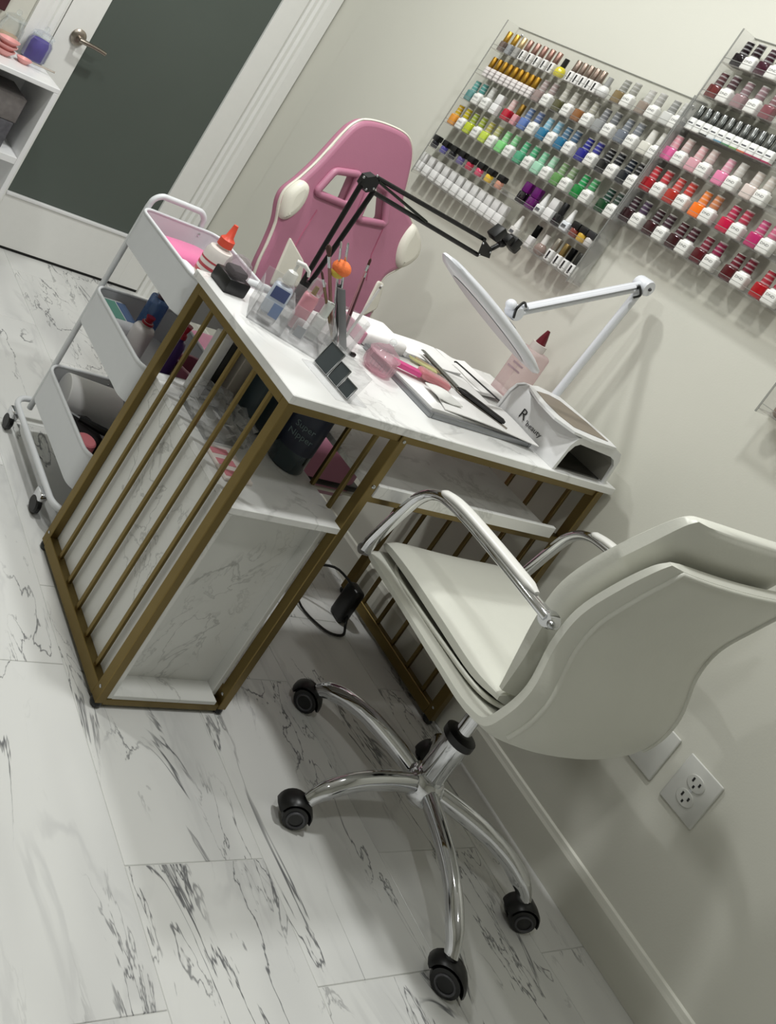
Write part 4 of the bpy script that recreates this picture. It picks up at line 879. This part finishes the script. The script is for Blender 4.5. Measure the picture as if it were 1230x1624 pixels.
for k in range(3):
    part('print_patch', MB().rbox((1.216, 1.172 + .032 * k, ZK + .0078), (1.262, 1.190 + .032 * k, ZK + .0090), .0004, 1), mat('print_pink', '#d98a93', 0.5), t, pp)
q_ = at(530, 665, z=.715)
solo('power_adapter', MB().rbox((1.545, 1.335, .690), (1.605, 1.395, .7410), .006, 2), M_BLACK, 'black box fixed under the tabletop beside the slats', 'adapter', (1.575, 1.365, .690))
t = thing('power_brick', 'black power brick with a looped cord on the floor under the desk', 'power adapter', (2.088, 1.395, 0))
part('brick', MB().rbox((2.070, 1.372, 0.0), (2.106, 1.420, .105), .010, 3), M_BLACK, t)
part('cord', MB().tube(catmull([(2.085, 1.385, .10), (2.02, 1.44, .12), (1.96, 1.47, .07), (1.95, 1.42, .012), (1.99, 1.345, .006), (2.05, 1.33, .006), (2.085, 1.362, .012), (2.088, 1.374, .03)], 6), .0035, 8), M_BLACK, t)

# ================================================================== THINGS ON THE TABLE
ZD = TZ + 0.0002
# --- white LED lamp on a jointed arm
lb = Vector((2.150, 1.300, ZD)); J = at(1020, 453, y=1.285); Hj = at(815, 494, y=1.28)
lp = thing('desk_lamp', 'white jointed desk lamp with a long oval LED head', 'lamp', tuple(lb))
M_LAMP = mat('lamp_white', '#dfe1e6', 0.3)
part('base', MB().lathe([(.0001, 0), (.030, 0), (.030, .010), (.022, .016), (.012, .022), (.012, .05), (.0001, .05)], lb, 22), M_LAMP, lp)
a0 = lb + Vector((0, 0, .045))
def two_rods(name, a, b, sep, r, mt, root, parent=None, n=10):
    d = (b - a).normalized(); sv = Vector((0, 1, 0)).cross(d).normalized() * sep
    return part(name, MB().cyl(a + sv, b + sv, r, n=n).cyl(a - sv, b - sv, r, n=n), mt, root, parent, 60)
part('lower_arm', MB().tube([a0, J], .0085, 10, flat=(1.0, 1.5), up=(0, 1, 0)), M_LAMP, lp, None, 60)
ua = two_rods('upper_arm', J, Hj + (J - Hj).normalized() * .02, .0075, .0066, M_LAMP, lp)
part('upper_arm_cover', MB().tube([J + (Hj - J) * .10 + Vector((0, 0, .008)), J + (Hj - J) * .93 + Vector((0, 0, .008))], .008, 8, flat=(.7, 1.3), up=(0, 0, 1)), M_LAMP, lp, ua, 60)
jt = part('elbow', MB().lathe([(.0001, -.017), (.019, -.017), (.0215, -.012), (.0215, .012), (.019, .017), (.0001, .017)], J, 24, 'Y'), M_LAMP, lp, None, 45)
part('knob', MB().ball(J + Vector((0, -.018, 0)), .0045, 10, 6), mat('dark_screw', '#3a3a3c', 0.4), lp, jt)
wj = part('head_joint', MB().lathe([(.0001, -.014), (.016, -.014), (.018, -.010), (.018, .010), (.016, .014), (.0001, .014)], Hj, 20, 'Y').ball(Hj + Vector((-.022, 0, .012)), .013, 12, 8), M_LAMP, lp, None, 45)
part('wire', MB().tube(catmull([J + Vector((-.02, -.004, -.012)), J + Vector((-.03, -.01, -.004)), J + Vector((-.012, -.014, -.022)), J + Vector((-.022, -.01, -.036))], 5), .0028, 6), M_BLACK, lp, jt)
part('wire', MB().tube(catmull([Hj + Vector((.02, -.004, .022)), Hj + Vector((0, -.008, .03)), Hj + Vector((-.018, -.014, .012)), Hj + Vector((-.012, -.016, -.010))], 5), .003, 6), M_BLACK, lp, wj)
A_ = at(707, 403, y=1.28); B_ = at(848, 588, y=1.28); hc = (A_ + B_) / 2; ux = (B_ - A_).normalized(); L2_ = (B_ - A_).length / 2
ny = Vector((0, 1, 0)); uz = ux.cross(ny).normalized()
if uz.z < 0: uz = -uz
rowsT = []
def headrow(k, zf, sc):
    return [hc + ux * (L2_ * sc * math.cos(t)) + ny * (.060 * sc * math.sin(t)) + uz * zf for t in [i * 2 * math.pi / 48 for i in range(48)]]
mb = MB(); rows = [headrow(0, -.014, .30), headrow(0, -.013, .80), headrow(0, -.009, .95), headrow(0, -.002, 1.0), headrow(0, .003, .99), headrow(0, .010, .86), headrow(0, .016, .55), headrow(0, .018, .22)]
mb.grid(rows, True); n = 48; mb.f += [tuple(reversed(range(n))), tuple(range(7 * n, 8 * n))]
hd_ = part('head', mb, M_LAMP, lp, None, 50)
part('diffuser', MB().add(headrow(0, -.0145, .72), [tuple(range(48))]), mat('diffuser_grey', '#b9b4b8', 0.4), lp, hd_, None)
sp = hc + ux * (L2_ * .16) + uz * .0185
sw_ = MB(); sw_.add([sp + ux * a + ny * b + uz * .001 for a, b in ((-.018, -.022), (.018, -.022), (.018, -.006), (-.018, -.006))], [(0, 1, 2, 3)])
part('switch', sw_, mat('switch_grey', '#8a8d90', 0.4), lp, hd_, None)
# --- black folding phone arm clamped to the back of the table
YP = 1.500
pa_ = thing('phone_holder', 'black folding scissor-arm phone holder clamped to the back of the desk', 'phone holder', (1.44, YP, ZD))
E_ = at(584, 286, y=YP); N_ = at(768, 392, y=YP)
b0, b1_ = at(490, 428, y=YP), at(510, 426, y=YP)
part('clamp', MB().rbox((1.415, YP - .022, ZD), (1.462, YP + .016, ZD + .03), .004, 2).cyl((1.438, YP, ZD + .02), (1.438, YP, ZD + .07), .013, n=16), M_BLACKM, pa_)
part('lower_arm', MB().cyl((1.428, YP, ZD + .06), at(575, 288, y=YP), .0064, n=10).cyl((1.448, YP, ZD + .06), at(593, 302, y=YP), .0064, n=10), M_BLACKM, pa_, None, 60)
el = part('elbow', MB().lathe([(.0001, -.012), (.022, -.012), (.022, .012), (.0001, .012)], E_ + Vector((.002, 0, -.004)), 6, 'Y'), M_BLACKM, pa_, None, None)
for u, v in ((577, 281), (598, 279), (580, 300), (592, 299)): part('rivet', MB().ball(at(u, v, y=YP - .012), .0032, 8, 6), M_STEEL, pa_, el)
part('upper_arm', MB().cyl(at(598, 282, y=YP), at(768, 380, y=YP), .0058, n=10).cyl(at(592, 305, y=YP), at(757, 404, y=YP), .0058, n=10), M_BLACKM, pa_, None, 60)
part('spring', MB().cyl(at(600, 288, y=YP - .006), at(676, 352, y=YP - .006), .0036, n=8), mat('spring_dark', '#20261f', 0.35, 0.6), pa_, None, 60)
nb = part('end_bracket', MB().prism([(757, 403), (767, 378), (780, 396), (776, 410)], lambda p, q: tuple(at(p[0], p[1], y=YP + q)), -.010, .010), M_BLACKM, pa_, None, None)
for u, v in ((766, 386), (777, 400), (760, 404)): part('rivet', MB().ball(at(u, v, y=YP - .011), .0030, 8, 6), M_STEEL, pa_, nb)
K_ = at(800, 380, y=YP)
part('ball_joint', MB().ball(at(795, 385, y=YP), .012, 14, 8).cyl(at(778, 395, y=YP), at(793, 387, y=YP), .006, n=10), M_BLACKM, pa_)
part('phone_clip', MB().rbox((-.028, -.012, -.012), (.028, .012, .012), .004, 2, M=Matrix.Translation(K_ + Vector((.012, -.012, .0))) @ Matrix.Rotation(.35, 4, 'Y')).rbox((-.012, -.016, -.019), (.012, .014, .019), .004, 2, M=Matrix.Translation(at(788, 369, y=YP - .012)) @ Matrix.Rotation(.5, 4, 'Y')).rbox((-.014, -.016, -.015), (.014, .014, .015), .004, 2, M=Matrix.Translation(at(813, 384, y=YP - .012)) @ Matrix.Rotation(.2, 4, 'Y')), M_BLACKM, pa_)
# --- UV nail lamp
uv = thing('nail_lamp', 'white UV nail lamp with open front at the wall end of the desk', 'nail lamp', (2.072, 1.19, ZD))
M_UV = mat('uv_white', '#dedede', 0.22)
UX0, UX1, UY0, UY1 = 1.966, 2.180, 1.096, 1.285
arch = [(UX0, 0), (UX0 + .006, .066), (UX0 + .018, .088), (UX0 + .04, .097), (UX1 - .05, .093), (UX1 - .02, .084), (UX1 - .006, .066), (UX1, 0),
        (UX1 - .010, 0), (UX1 - .016, .050), (UX1 - .030, .064), (UX1 - .05, .070), (UX0 + .036, .076), (UX0 + .022, .068), (UX0 + .014, .05), (UX0 + .010, 0)]
def uvp(p, q): return (p[0], q, ZD + p[1])
ub = part('body', MB().prism(arch, uvp, UY0, UY1), M_UV, uv, None, 35)
part('back_wall', MB().prism(arch[:8], uvp, UY1 - .004, UY1 + .006), M_UV, uv, ub, None)
part('floor_plate', MB().box((UX0 + .011, UY0 + .012, ZD + .0005), (UX1 - .011, UY1 - .005, ZD + .003)), mat('uv_floor', '#2b2924', 0.25), uv, ub, None)
inner = [(UX1 - .0105, .003), (UX1 - .0165, .050), (UX1 - .0305, .0635), (UX1 - .05, .0695), (UX0 + .036, .0755), (UX0 + .0225, .0675), (UX0 + .0145, .05), (UX0 + .0105, .003)]
mb = MB(); mb.grid([[uvp(p, UY0 + .006) for p in inner], [uvp(p, UY1 - .005) for p in inner]])
part('lining', mb, mat('uv_lining', '#8f8c85', 0.35), uv, ub, 30)
rim = [at(u, v, z=ZD + .099) for u, v in ((838, 611), (852, 612), (888, 630), (925, 662), (968, 700), (984, 716), (950, 706), (912, 685), (880, 662), (855, 636))]
rim = [Vector((p.x, max(p.y, UY0 - .008), p.z)) for p in rim]
mb = MB(); n = len(rim); mb.add([p - Vector((0, 0, .006)) for p in rim] + rim, [tuple(reversed(range(n))), tuple(range(n, 2 * n))] + [(i, (i + 1) % n, n + (i + 1) % n, n + i) for i in range(n)])
part('top_rim', mb, M_UV, uv, ub, None)
top = [at(u, v, z=ZD + .100) for u, v in ((851, 620), (870, 626), (888, 636), (928, 668), (964, 700), (935, 688), (910, 677), (886, 658), (866, 638))]
n = len(top); mb = MB(); mb.add([p - Vector((0, 0, .004)) for p in top] + top, [tuple(reversed(range(n))), tuple(range(n, 2 * n))] + [(i, (i + 1) % n, n + (i + 1) % n, n + i) for i in range(n)])
part('display', mb, mat('taupe_panel', '#7d7265', 0.45), uv, ub, None)
# emblem and name on the side that faces the room
sx_ = UX0 + .0022
lettering('R', .034, (sx_, 1.222, ZD + .046), (0, -1, 0), (0.09, 0, 1), uv, ub, M_INK)
lettering("'beauty", .017, (sx_ - .0004, 1.208, ZD + .036), (0, -1, 0), (0.09, 0, 1), uv, ub, M_INK, align='LEFT')
# --- pale pink bottle behind the lamp head
t = thing('acetone_bottle', 'pale pink translucent bottle with dark red pointed cap by the wall', 'bottle', (2.135, 1.398, ZD))
M_PPC = clear('pale_pink_clear', '#ecd9da', 0.20)
ab = part('body', MB().rbox((2.103, 1.366, ZD), (2.167, 1.430, ZD + .150), .010, 3), M_PPC, t)
for k in range(3): part('print_line', MB().box((2.1015, 1.378, ZD + .112 - .016 * k), (2.1025, 1.418 - .008 * (k % 2), ZD + .117 - .016 * k)), mat('print_mauve', '#a58f95', 0.6), t, ab, None)
part('collar', MB().lathe([(.0001, .150), (.019, .150), (.019, .170), (.0001, .171)], (2.135, 1.398, ZD), 20), mat('collar_clear', '#cfc8c2', 0.4), t)
part('cap', MB().lathe([(.0001, .170), (.013, .170), (.010, .186), (.004, .210), (.0001, .211)], (2.135, 1.398, ZD), 16), mat('maroon_cap', '#5c0f1c', 0.35), t)
# --- steel tray with paper, towels
tr = thing('tray', 'grey metal tray under the white paper towels', 'tray', (1.79, 1.32, ZD))
part('tray_base', MB().rbox((1.603, 1.160, ZD), (1.955, 1.402, ZD + .004), .0015, 1), M_STEEL, tr, smooth=None)
for a, b in (((1.600, 1.158), (1.610, 1.404)), ((1.948, 1.158), (1.958, 1.404)), ((1.610, 1.158), (1.948, 1.168)), ((1.610, 1.394), (1.948, 1.404))):
    part('tray_edge', MB().rbox((a[0], a[1], ZD), (b[0], b[1], ZD + .013), .003, 2), mat('tray_grey', '#8d8f92', 0.35, 0.6), tr)
def sheet(name, label, corners, z, th, mt, bump=.004, n=8, group=None):
    """sheet of paper over a quadrilateral, gently waved, with thickness"""
    rnd = random.Random(label); c = [Vector((x, y, 0)) for x, y in corners]; ph = [rnd.uniform(0, 6.28) for _ in range(4)]
    def pt(u, v, dz):
        p = c[0] * (1 - u) * (1 - v) + c[1] * u * (1 - v) + c[2] * u * v + c[3] * (1 - u) * v
        w_ = bump * (math.sin(5 * u + ph[0]) * math.sin(4 * v + ph[1]) + 1) * .5
        return Vector((p.x, p.y, z + w_ + dz))
    up_ = [[pt(i / n, j / n, th) for i in range(n + 1)] for j in range(n + 1)]; dn = [[pt(i / n, j / n, 0) for i in range(n + 1)] for j in range(n + 1)]
    mb = MB().grid(up_).grid(dn)
    for ru, rd in ((up_[0], dn[0]), (up_[-1], dn[-1]), ([r[0] for r in up_], [r[0] for r in dn]), ([r[-1] for r in up_], [r[-1] for r in dn])): mb.grid([ru, rd])
    cc = sum(c, Vector((0, 0, 0))) / 4
    return solo(name, mb, mt, label, 'paper towel', (cc.x, cc.y, z), group, 50)
sheet('paper_towel', 'white paper towel spread over the steel tray', [(1.614, 1.172), (1.944, 1.172), (1.944, 1.390), (1.614, 1.390)], ZD + .0045, .008, M_PAPER, .005)
sheet('paper_towel', 'white paper towel slanting out of the tray towards the nail lamp', [(1.66, 1.178), (1.955, 1.142), (1.960, 1.270), (1.72, 1.31)], ZD + .0180, .002, M_PAPER, .004)
t = thing('tissue_pack', 'white tissue pack with pink end beside the glass jar', 'tissue pack', (1.70, 1.478, ZD))
part('pack', MB().rbox((1.603, 1.410, ZD), (1.745, 1.519, ZD + .036), .010, 3), M_PAPER, t)
part('pink_end', MB().rbox((1.592, 1.412, ZD), (1.604, 1.517, ZD + .033), .004, 2), mat('pack_pink', '#c98ba0', 0.4), t)
sheet('paper_towel', 'white paper towel lying behind the tray next to the tissue pack', [(1.750, 1.410), (1.958, 1.410), (1.958, 1.520), (1.750, 1.520)], ZD, .012, M_PAPER, .010)
sheet('paper_towel', 'white paper towel lying at the back between the tray and the lamp', [(1.962, 1.36), (2.09, 1.345), (2.085, 1.515), (1.962, 1.518)], ZD, .008, M_PAPER, .01)
# --- small tools on the towel
ZP = ZD + .0205
def slab(name, label, cat, p, q, wd, th, mt, z=ZP, r=.002):
    p, q = Vector((p[0], p[1], z)), Vector((q[0], q[1], z)); d = q - p; a = math.atan2(d.y, d.x); c = (p + q) / 2
    M = Matrix.Translation(c) @ Matrix.Rotation(a, 4, 'Z')
    return solo(name, MB().rbox((-d.length / 2, -wd / 2, 0), (d.length / 2, wd / 2, th), r, 2, M=M), mt, label, cat, tuple(c))
slab('nail_buffer', 'bright pink nail buffer block on the paper towel', 'nail buffer', (1.618, 1.322), (1.684, 1.300), .022, .012, mat('hot_pink', '#ec5a9c', 0.6))
slab('nail_file', 'pale yellow nail file beside the pink buffer', 'nail file', (1.735, 1.388), (1.800, 1.352), .018, .004, mat('pale_yellow', '#d9d79a', 0.6))
slab('nail_file', 'beige nail file beside the pale yellow one', 'nail file', (1.762, 1.394), (1.822, 1.356), .013, .004, mat('beige_file', '#cbb58f', 0.6))
o = pouch('wax_melt', 'glossy rose pink soft pad on the paper towel', 'pad', (1.722, 1.290, ZP), .080, .040, .020, mat('rose_gloss', '#d98a90', 0.15, coat=.6), -.5, .05)
sheet('paper_scrap', 'folded white paper scrap in front of the rose pad', [(1.660, 1.205), (1.735, 1.200), (1.742, 1.258), (1.675, 1.268)], ZP + .003, .002, mat('grey_paper', '#dcdcd8', 0.8), .004)
k0, k1, k2 = at(671, 556, z=ZD + .03), at(728, 616, z=ZD + .03), at(800, 671, z=ZD + .03)
t = thing('cuticle_knife', 'long steel nail tool with black handle lying across the towel', 'nail tool', (k1.x, k1.y, ZD + .022))
part('blade', MB().tube([k0, k1], [.007, .0065], 8, flat=(.35, 1.2), up=(0, 0, 1)), M_STEEL, t)
part('handle', MB().tube([k1, k1 + (k2 - k1) * .1, k2 - (k2 - k1) * .06, k2], [.006, .0105, .0105, .005], 10, flat=(.6, 1.1), up=(0, 0, 1)), M_BLACK, t)
part('lower_blade', MB().tube([k0 + Vector((0, -.010, -.006)), k1 + Vector((0, -.010, -.006)), k2 + Vector((0, -.012, -.006))], .0045, 8, flat=(.4, 1.2), up=(0, 0, 1)), M_NICKEL, t)
s0, s1 = at(727, 577, z=ZD + .026), at(798, 641, z=ZD + .026)
solo('cuticle_stick', MB().tube(catmull([s0 + Vector((-.012, .004, 0)), s0, s0.lerp(s1, .5), s1], 5), .0022, 8), M_BLACK, 'thin black stick at the back edge of the towels', 'nail tool', tuple(s0.lerp(s1, .5) - Vector((0, 0, .003))))
# --- glass dappen jar with lid
g_ = Vector((1.556, 1.300, ZD))
t = thing('glass_pot', 'small pink tinted glass pot with knobbed lid in front of the tray', 'jar', tuple(g_))
gb = part('pot', MB().lathe([(.0001, 0), (.026, 0), (.036, .010), (.038, .026), (.033, .042), (.029, .042), (.034, .026), (.032, .012), (.024, .005), (.0001, .005)], g_, 26), M_PINKC, t, smooth=50)
for k in range(8):
    a = math.radians(195 + 12 * k); part('rib', MB().tube([g_ + Vector((.0385 * math.cos(a), .0385 * math.sin(a), .016)), g_ + Vector((.0375 * math.cos(a), .0375 * math.sin(a), .032))], .0012, 5), M_GLASS, t, gb)
lg_ = part('lid', MB().lathe([(.036, .042), (.037, .045), (.026, .056), (.010, .064), (.006, .068), (.0001, .068)], g_, 26), M_PINKC, t, smooth=50)
part('knob', MB().ball(g_ + Vector((0, 0, .0755)), .0085, 12, 8), M_GLASS, t, lg_)
# --- acrylic organiser with bottles and brushes
OA, OB, OC, OD_ = Vector((1.205, 1.350, 0)), Vector((1.345, 1.252, 0)), Vector((1.425, 1.366, 0)), Vector((1.285, 1.464, 0))
og = thing('acrylic_organizer', 'clear acrylic organiser holding bottles and brushes on the desk', 'organiser', (1.315, 1.358, ZD))
def wallp(a, b, h, th=.0025, z=ZD):
    d = (b - a).normalized(); n_ = Vector((-d.y, d.x, 0)) * th
    return MB().add([Vector((p.x, p.y, z + q)) for q in (0, h) for p in (a, b, b + n_, a + n_)], [(0, 3, 2, 1), (4, 5, 6, 7), (0, 1, 5, 4), (1, 2, 6, 5), (2, 3, 7, 6), (3, 0, 4, 7)])
M_ORG = clear('organiser_acrylic', '#f0f0f0', 0.10)
part('floor', MB().add([Vector((p.x, p.y, ZD + q)) for q in (0, .003) for p in (OA, OB, OC, OD_)], [(0, 3, 2, 1), (4, 5, 6, 7), (0, 1, 5, 4), (1, 2, 6, 5), (2, 3, 7, 6), (3, 0, 4, 7)]), M_ORG, og, None, None)
for a, b, h in ((OA, OB, .058), (OB, OC, .072), (OC, OD_, .085), (OD_, OA, .066)): part('side', wallp(a, b, h), M_ORG, og, None, None)
part('divider', wallp(OA.lerp(OB, .46), OD_.lerp(OC, .46), .060, z=ZD + .003), M_ORG, og, None, None)
part('divider', wallp(OA.lerp(OD_, .45), OB.lerp(OC, .45), .060, z=ZD + .003), M_ORG, og, None, None)
ZO = ZD + .0032
def oloc(u, v): return OA + (OB - OA) * u + (OD_ - OA) * v
ro = math.atan2((OB - OA).y, (OB - OA).x)
# hand sanitiser pump
q = oloc(.22, .24); q.z = ZO
t = thing('pump_bottle', 'clear pump bottle with blue and white label in the organiser', 'bottle', tuple(q), rz=ro)
pb = part('body', MB().rbox((-.021, -.015, 0), (.021, .015, .098), .009, 3), M_CLEAR, t, local=True)
part('label', MB().rbox((-.0214, -.0156, .018), (.0214, .0156, .090), .009, 3), mat('label_pale', '#c3cbd8', 0.4), t, pb, local=True)
part('print_patch', MB().box((-.018, -.0164, .058), (.016, -.0158, .084)), mat('print_navy', '#46527e', 0.5), t, pb, None, True)
part('print_patch', MB().box((-.002, -.0164, .020), (.019, -.0158, .050)), mat('print_bright_blue', '#2f66a8', 0.5), t, pb, None, True)
pc = part('pump_collar', MB().lathe([(.0001, .098), (.013, .098), (.014, .102), (.012, .122), (.006, .126), (.0001, .126)], n=18), mat('pump_white', '#dfded9', 0.4), t, local=True)
part('pump_head', MB().cyl((0, 0, .124), (0, 0, .143), .0035, n=10).tube([(-.006, 0, .145), (.012, 0, .147), (.026, 0, .140), (.030, 0, .130)], [.0055, .005, .004, .003], 10), mat('pump_white', '#dfded9', 0.4), t, pc, 50, True)
q = oloc(.62, .72); q.z = ZO
t = thing('lotion_bottle', 'pink lotion bottle with clear dome cap in the organiser', 'bottle', tuple(q), rz=ro)
part('body', MB().rbox((-.0165, -.015, 0), (.0165, .015, .088), .008, 3), mat('pink_lotion', '#df9aa6', 0.25, coat=.4), t, local=True)
part('cap', MB().lathe([(.0155, .088), (.0155, .112), (.012, .122), (.0001, .125)], n=18), M_CLEAR, t, local=True)
part('nozzle', MB().lathe([(.0001, .088), (.006, .088), (.005, .106), (.0001, .107)], n=12), mat('gold_nozzle', '#a98d4e', 0.3, 0.8), t, local=True)
q = oloc(.86, .72); q.z = ZO
t = thing('dropper_bottle', 'slim clear bottle with white cap next to the pink lotion', 'bottle', tuple(q), rz=ro)
part('body', MB().rbox((-.013, -.012, 0), (.013, .012, .058), .006, 3), clear('milky_clear', '#e9ece9', 0.4), t, local=True)
part('cap', MB().lathe([(.0001, .058), (.0105, .058), (.010, .092), (.0001, .093)], n=16), mat('cap_mint_white', '#e3e8e3', 0.4), t, local=True)
q = oloc(.64, .22); q.z = ZO
t = thing('label_vial', 'short clear vial with blue label at the front of the organiser', 'bottle', tuple(q), rz=ro)
vb = part('body', MB().rbox((-.014, -.012, 0), (.014, .012, .046), .005, 3), M_CLEAR, t, local=True)
part('print_patch', MB().box((-.010, -.0128, .012), (.010, -.0122, .036)), mat('print_grey', '#8f9299', 0.5), t, vb, None, True)
# black box with clear dome
t = thing('dust_box', 'black box with clear domed lid at the far left of the desk', 'box', (1.222, 1.473, ZD))
part('box_base', MB().rbox((1.192, 1.438, ZD), (1.252, 1.508, ZD + .034), .004, 2), M_BLACK, t)
part('dome', MB().lathe([(.034, .034), (.034, .050), (.028, .068), (.015, .078), (.0001, .080)], (1.222, 1.472, ZD), 22, sx=.86), clear('smoke_dome', '#e3d9dd', 0.10), t, smooth=50)
part('contents', MB().rbox((1.200, 1.450, ZD + .034), (1.244, 1.494, ZD + .052), .008, 2), mat('charcoal_pads', '#2f2c2e', 0.7), t)
# brush cup, its brushes and files
bc = Vector((1.472, 1.352, ZD))
t = thing('brush_cup', 'clear tumbler full of nail brushes and files', 'cup', tuple(bc))
part('cup', MB().lathe([(.0001, 0), (.032, 0), (.036, .085), (.034, .085), (.030, .004), (.0001, .004)], bc, 26), M_CLEAR, t, smooth=50)
def brush(u, v, label, hm, tipm, r=.0035, off=(0, 0), tl=.16, name='nail_brush', tipr=None, depth=0.0, cat='nail brush'):
    """a brush standing in the cup; (u, v) = pixel of its upper end"""
    foot = bc + Vector((off[0], off[1], .006)); tip = at(u, v, y=bc.y + depth); d = tip - foot; m = foot + d * (1 - tl)
    t = thing(name, label, cat, tuple(foot))
    part('handle', MB().tube([foot, foot + d * .4, m], [r * .8, r * 1.1, r], 8), hm, t, None, 60)
    part('ferrule', MB().tube([m, m + d * (tl * .5)], [r, r * .95], 8), M_STEEL, t, None, 60)
    part('bristles', MB().tube([m + d * (tl * .5), m + d * (tl * .85), tip], [r * .9, (tipr or r) * .9, (tipr or r) * .3], 8), tipm, t, None, 60)
M_BR = mat('bristle_brown', '#4a2f28', 0.8); M_PKH = mat('pink_handle', '#c88a96', 0.35); M_WDH = mat('wood_handle', '#8c6258', 0.5)
brush(521, 388, 'brush with dark brown bristles standing in the clear tumbler', M_WDH, M_BR, .004, (-.012, .006), .22, tipr=.008)
brush(552, 385, 'steel handled brush at the back of the clear tumbler', M_STEEL, M_STEEL, .003, (-.002, .014), .1)
brush(541, 383, 'slim silver liner brush in the clear tumbler', M_STEEL, mat('bristle_grey', '#b8b2ac', 0.7), .0026, (-.008, .014), .12)
brush(588, 410, 'pink handled brush leaning right out of the tumbler', M_PKH, M_BR, .0032, (.004, .008), .14)
brush(583, 424, 'thin dark wine brush leaning right out of the tumbler', mat('wine_handle', '#5b2630', 0.4), M_BR, .0026, (.008, .002), .12)
brush(606, 452, 'white plastic stick leaning far right out of the tumbler', mat('stick_white', '#d5d3d0', 0.35), mat('stick_white', '#d5d3d0', 0.35), .0028, (-.004, -.010), .06)
brush(510, 430, 'bronze handled brush leaning left out of the tumbler', mat('bronze_handle', '#7d6a4e', 0.4, 0.6), M_BR, .0032, (-.016, -.004), .2)
o_ = at(540, 428, y=bc.y)
t = thing('dust_brush', 'fluffy orange and yellow dust brush in the clear tumbler', 'nail brush', (bc.x - .004, bc.y + .002, ZD + .006))
ft = Vector((bc.x - .004, bc.y + .002, ZD + .006)); dd_ = o_ - ft
part('handle', MB().tube([ft, ft + dd_ * .8], .004, 8), M_BLACK, t, None, 60)
part('bristles', MB().ball(o_ + Vector((0, 0, .004)), .021, 16, 10, sz=.85), mat('bristle_orange', '#f0793f', 0.8, noise=.2, nscale=90, bump=1.0, bscale=500), t, None, 70)
part('bristle_root', MB().ball(o_ + Vector((-.004, 0, -.010)), .015, 14, 8, sz=.7), mat('bristle_yellow', '#c9b048', 0.8), t, None, 70)
f0 = Vector((bc.x + .006, bc.y - .016, ZD + .006)); f1 = at(541, 458, y=bc.y - .02)
solo('nail_file', MB().tube([f0, f1], [.009, .0095], 8, flat=(.2, 1.0), up=(.9, .45, 0)), mat('file_grey', '#77787a', 0.6), 'wide grey nail file standing at the front of the tumbler', 'nail file', tuple(f0))
# clear stand with dark swatches
sw0 = Vector((1.318, 1.178, ZD)); rs_ = math.radians(-88)
t = thing('swatch_stand', 'clear acrylic stand with dark grey mirror panels near the desk edge', 'stand', tuple(sw0), rz=rs_)
sb = part('base_plate', MB().rbox((-.062, -.030, 0), (.062, .058, .003), .001, 1), M_ORG, t, local=True, smooth=None)
Mt = Matrix.Rotation(math.radians(-16), 4, 'X')
part('back_plate', MB().rbox((-.062, .006, .003), (.062, .0085, .066), .001, 1, M=Mt), M_ORG, t, local=True, smooth=None)
M_SW = mat('dark_swatch', '#3b4144', 0.12, coat=.5)
for k, (xa, xb, zb) in enumerate(((-.060, -.016, .060), (-.012, .020, .047), (.024, .056, .034))):
    p_ = part('mirror_panel', MB().rbox((xa, .0010, .006), (xb, .0045, zb), .001, 1, M=Mt), M_SW, t, local=True, smooth=None)
    e = [(xa, zb), (xb, zb), (xb, .006), (xa, .006)]
    part('panel_edge', MB().tube([Mt @ Vector((x, .0005, z)) for x, z in e], .0012, 6, closed=True), M_STEEL, t, p_, 60, True)
# little black clips by the cup
for k, (u, v) in enumerate(((546, 556), (556, 564))):
    p_ = at(u, v, z=ZD)
    solo('nail_clip', MB().rbox((p_.x - .010, p_.y - .005, ZD), (p_.x + .010, p_.y + .005, ZD + .009), .003, 2), M_BLACK, ('small black clip lying nearest the tumbler', 'small black clip lying nearest the glass pot')[k], 'clip', (p_.x, p_.y, ZD), 'small black clips')
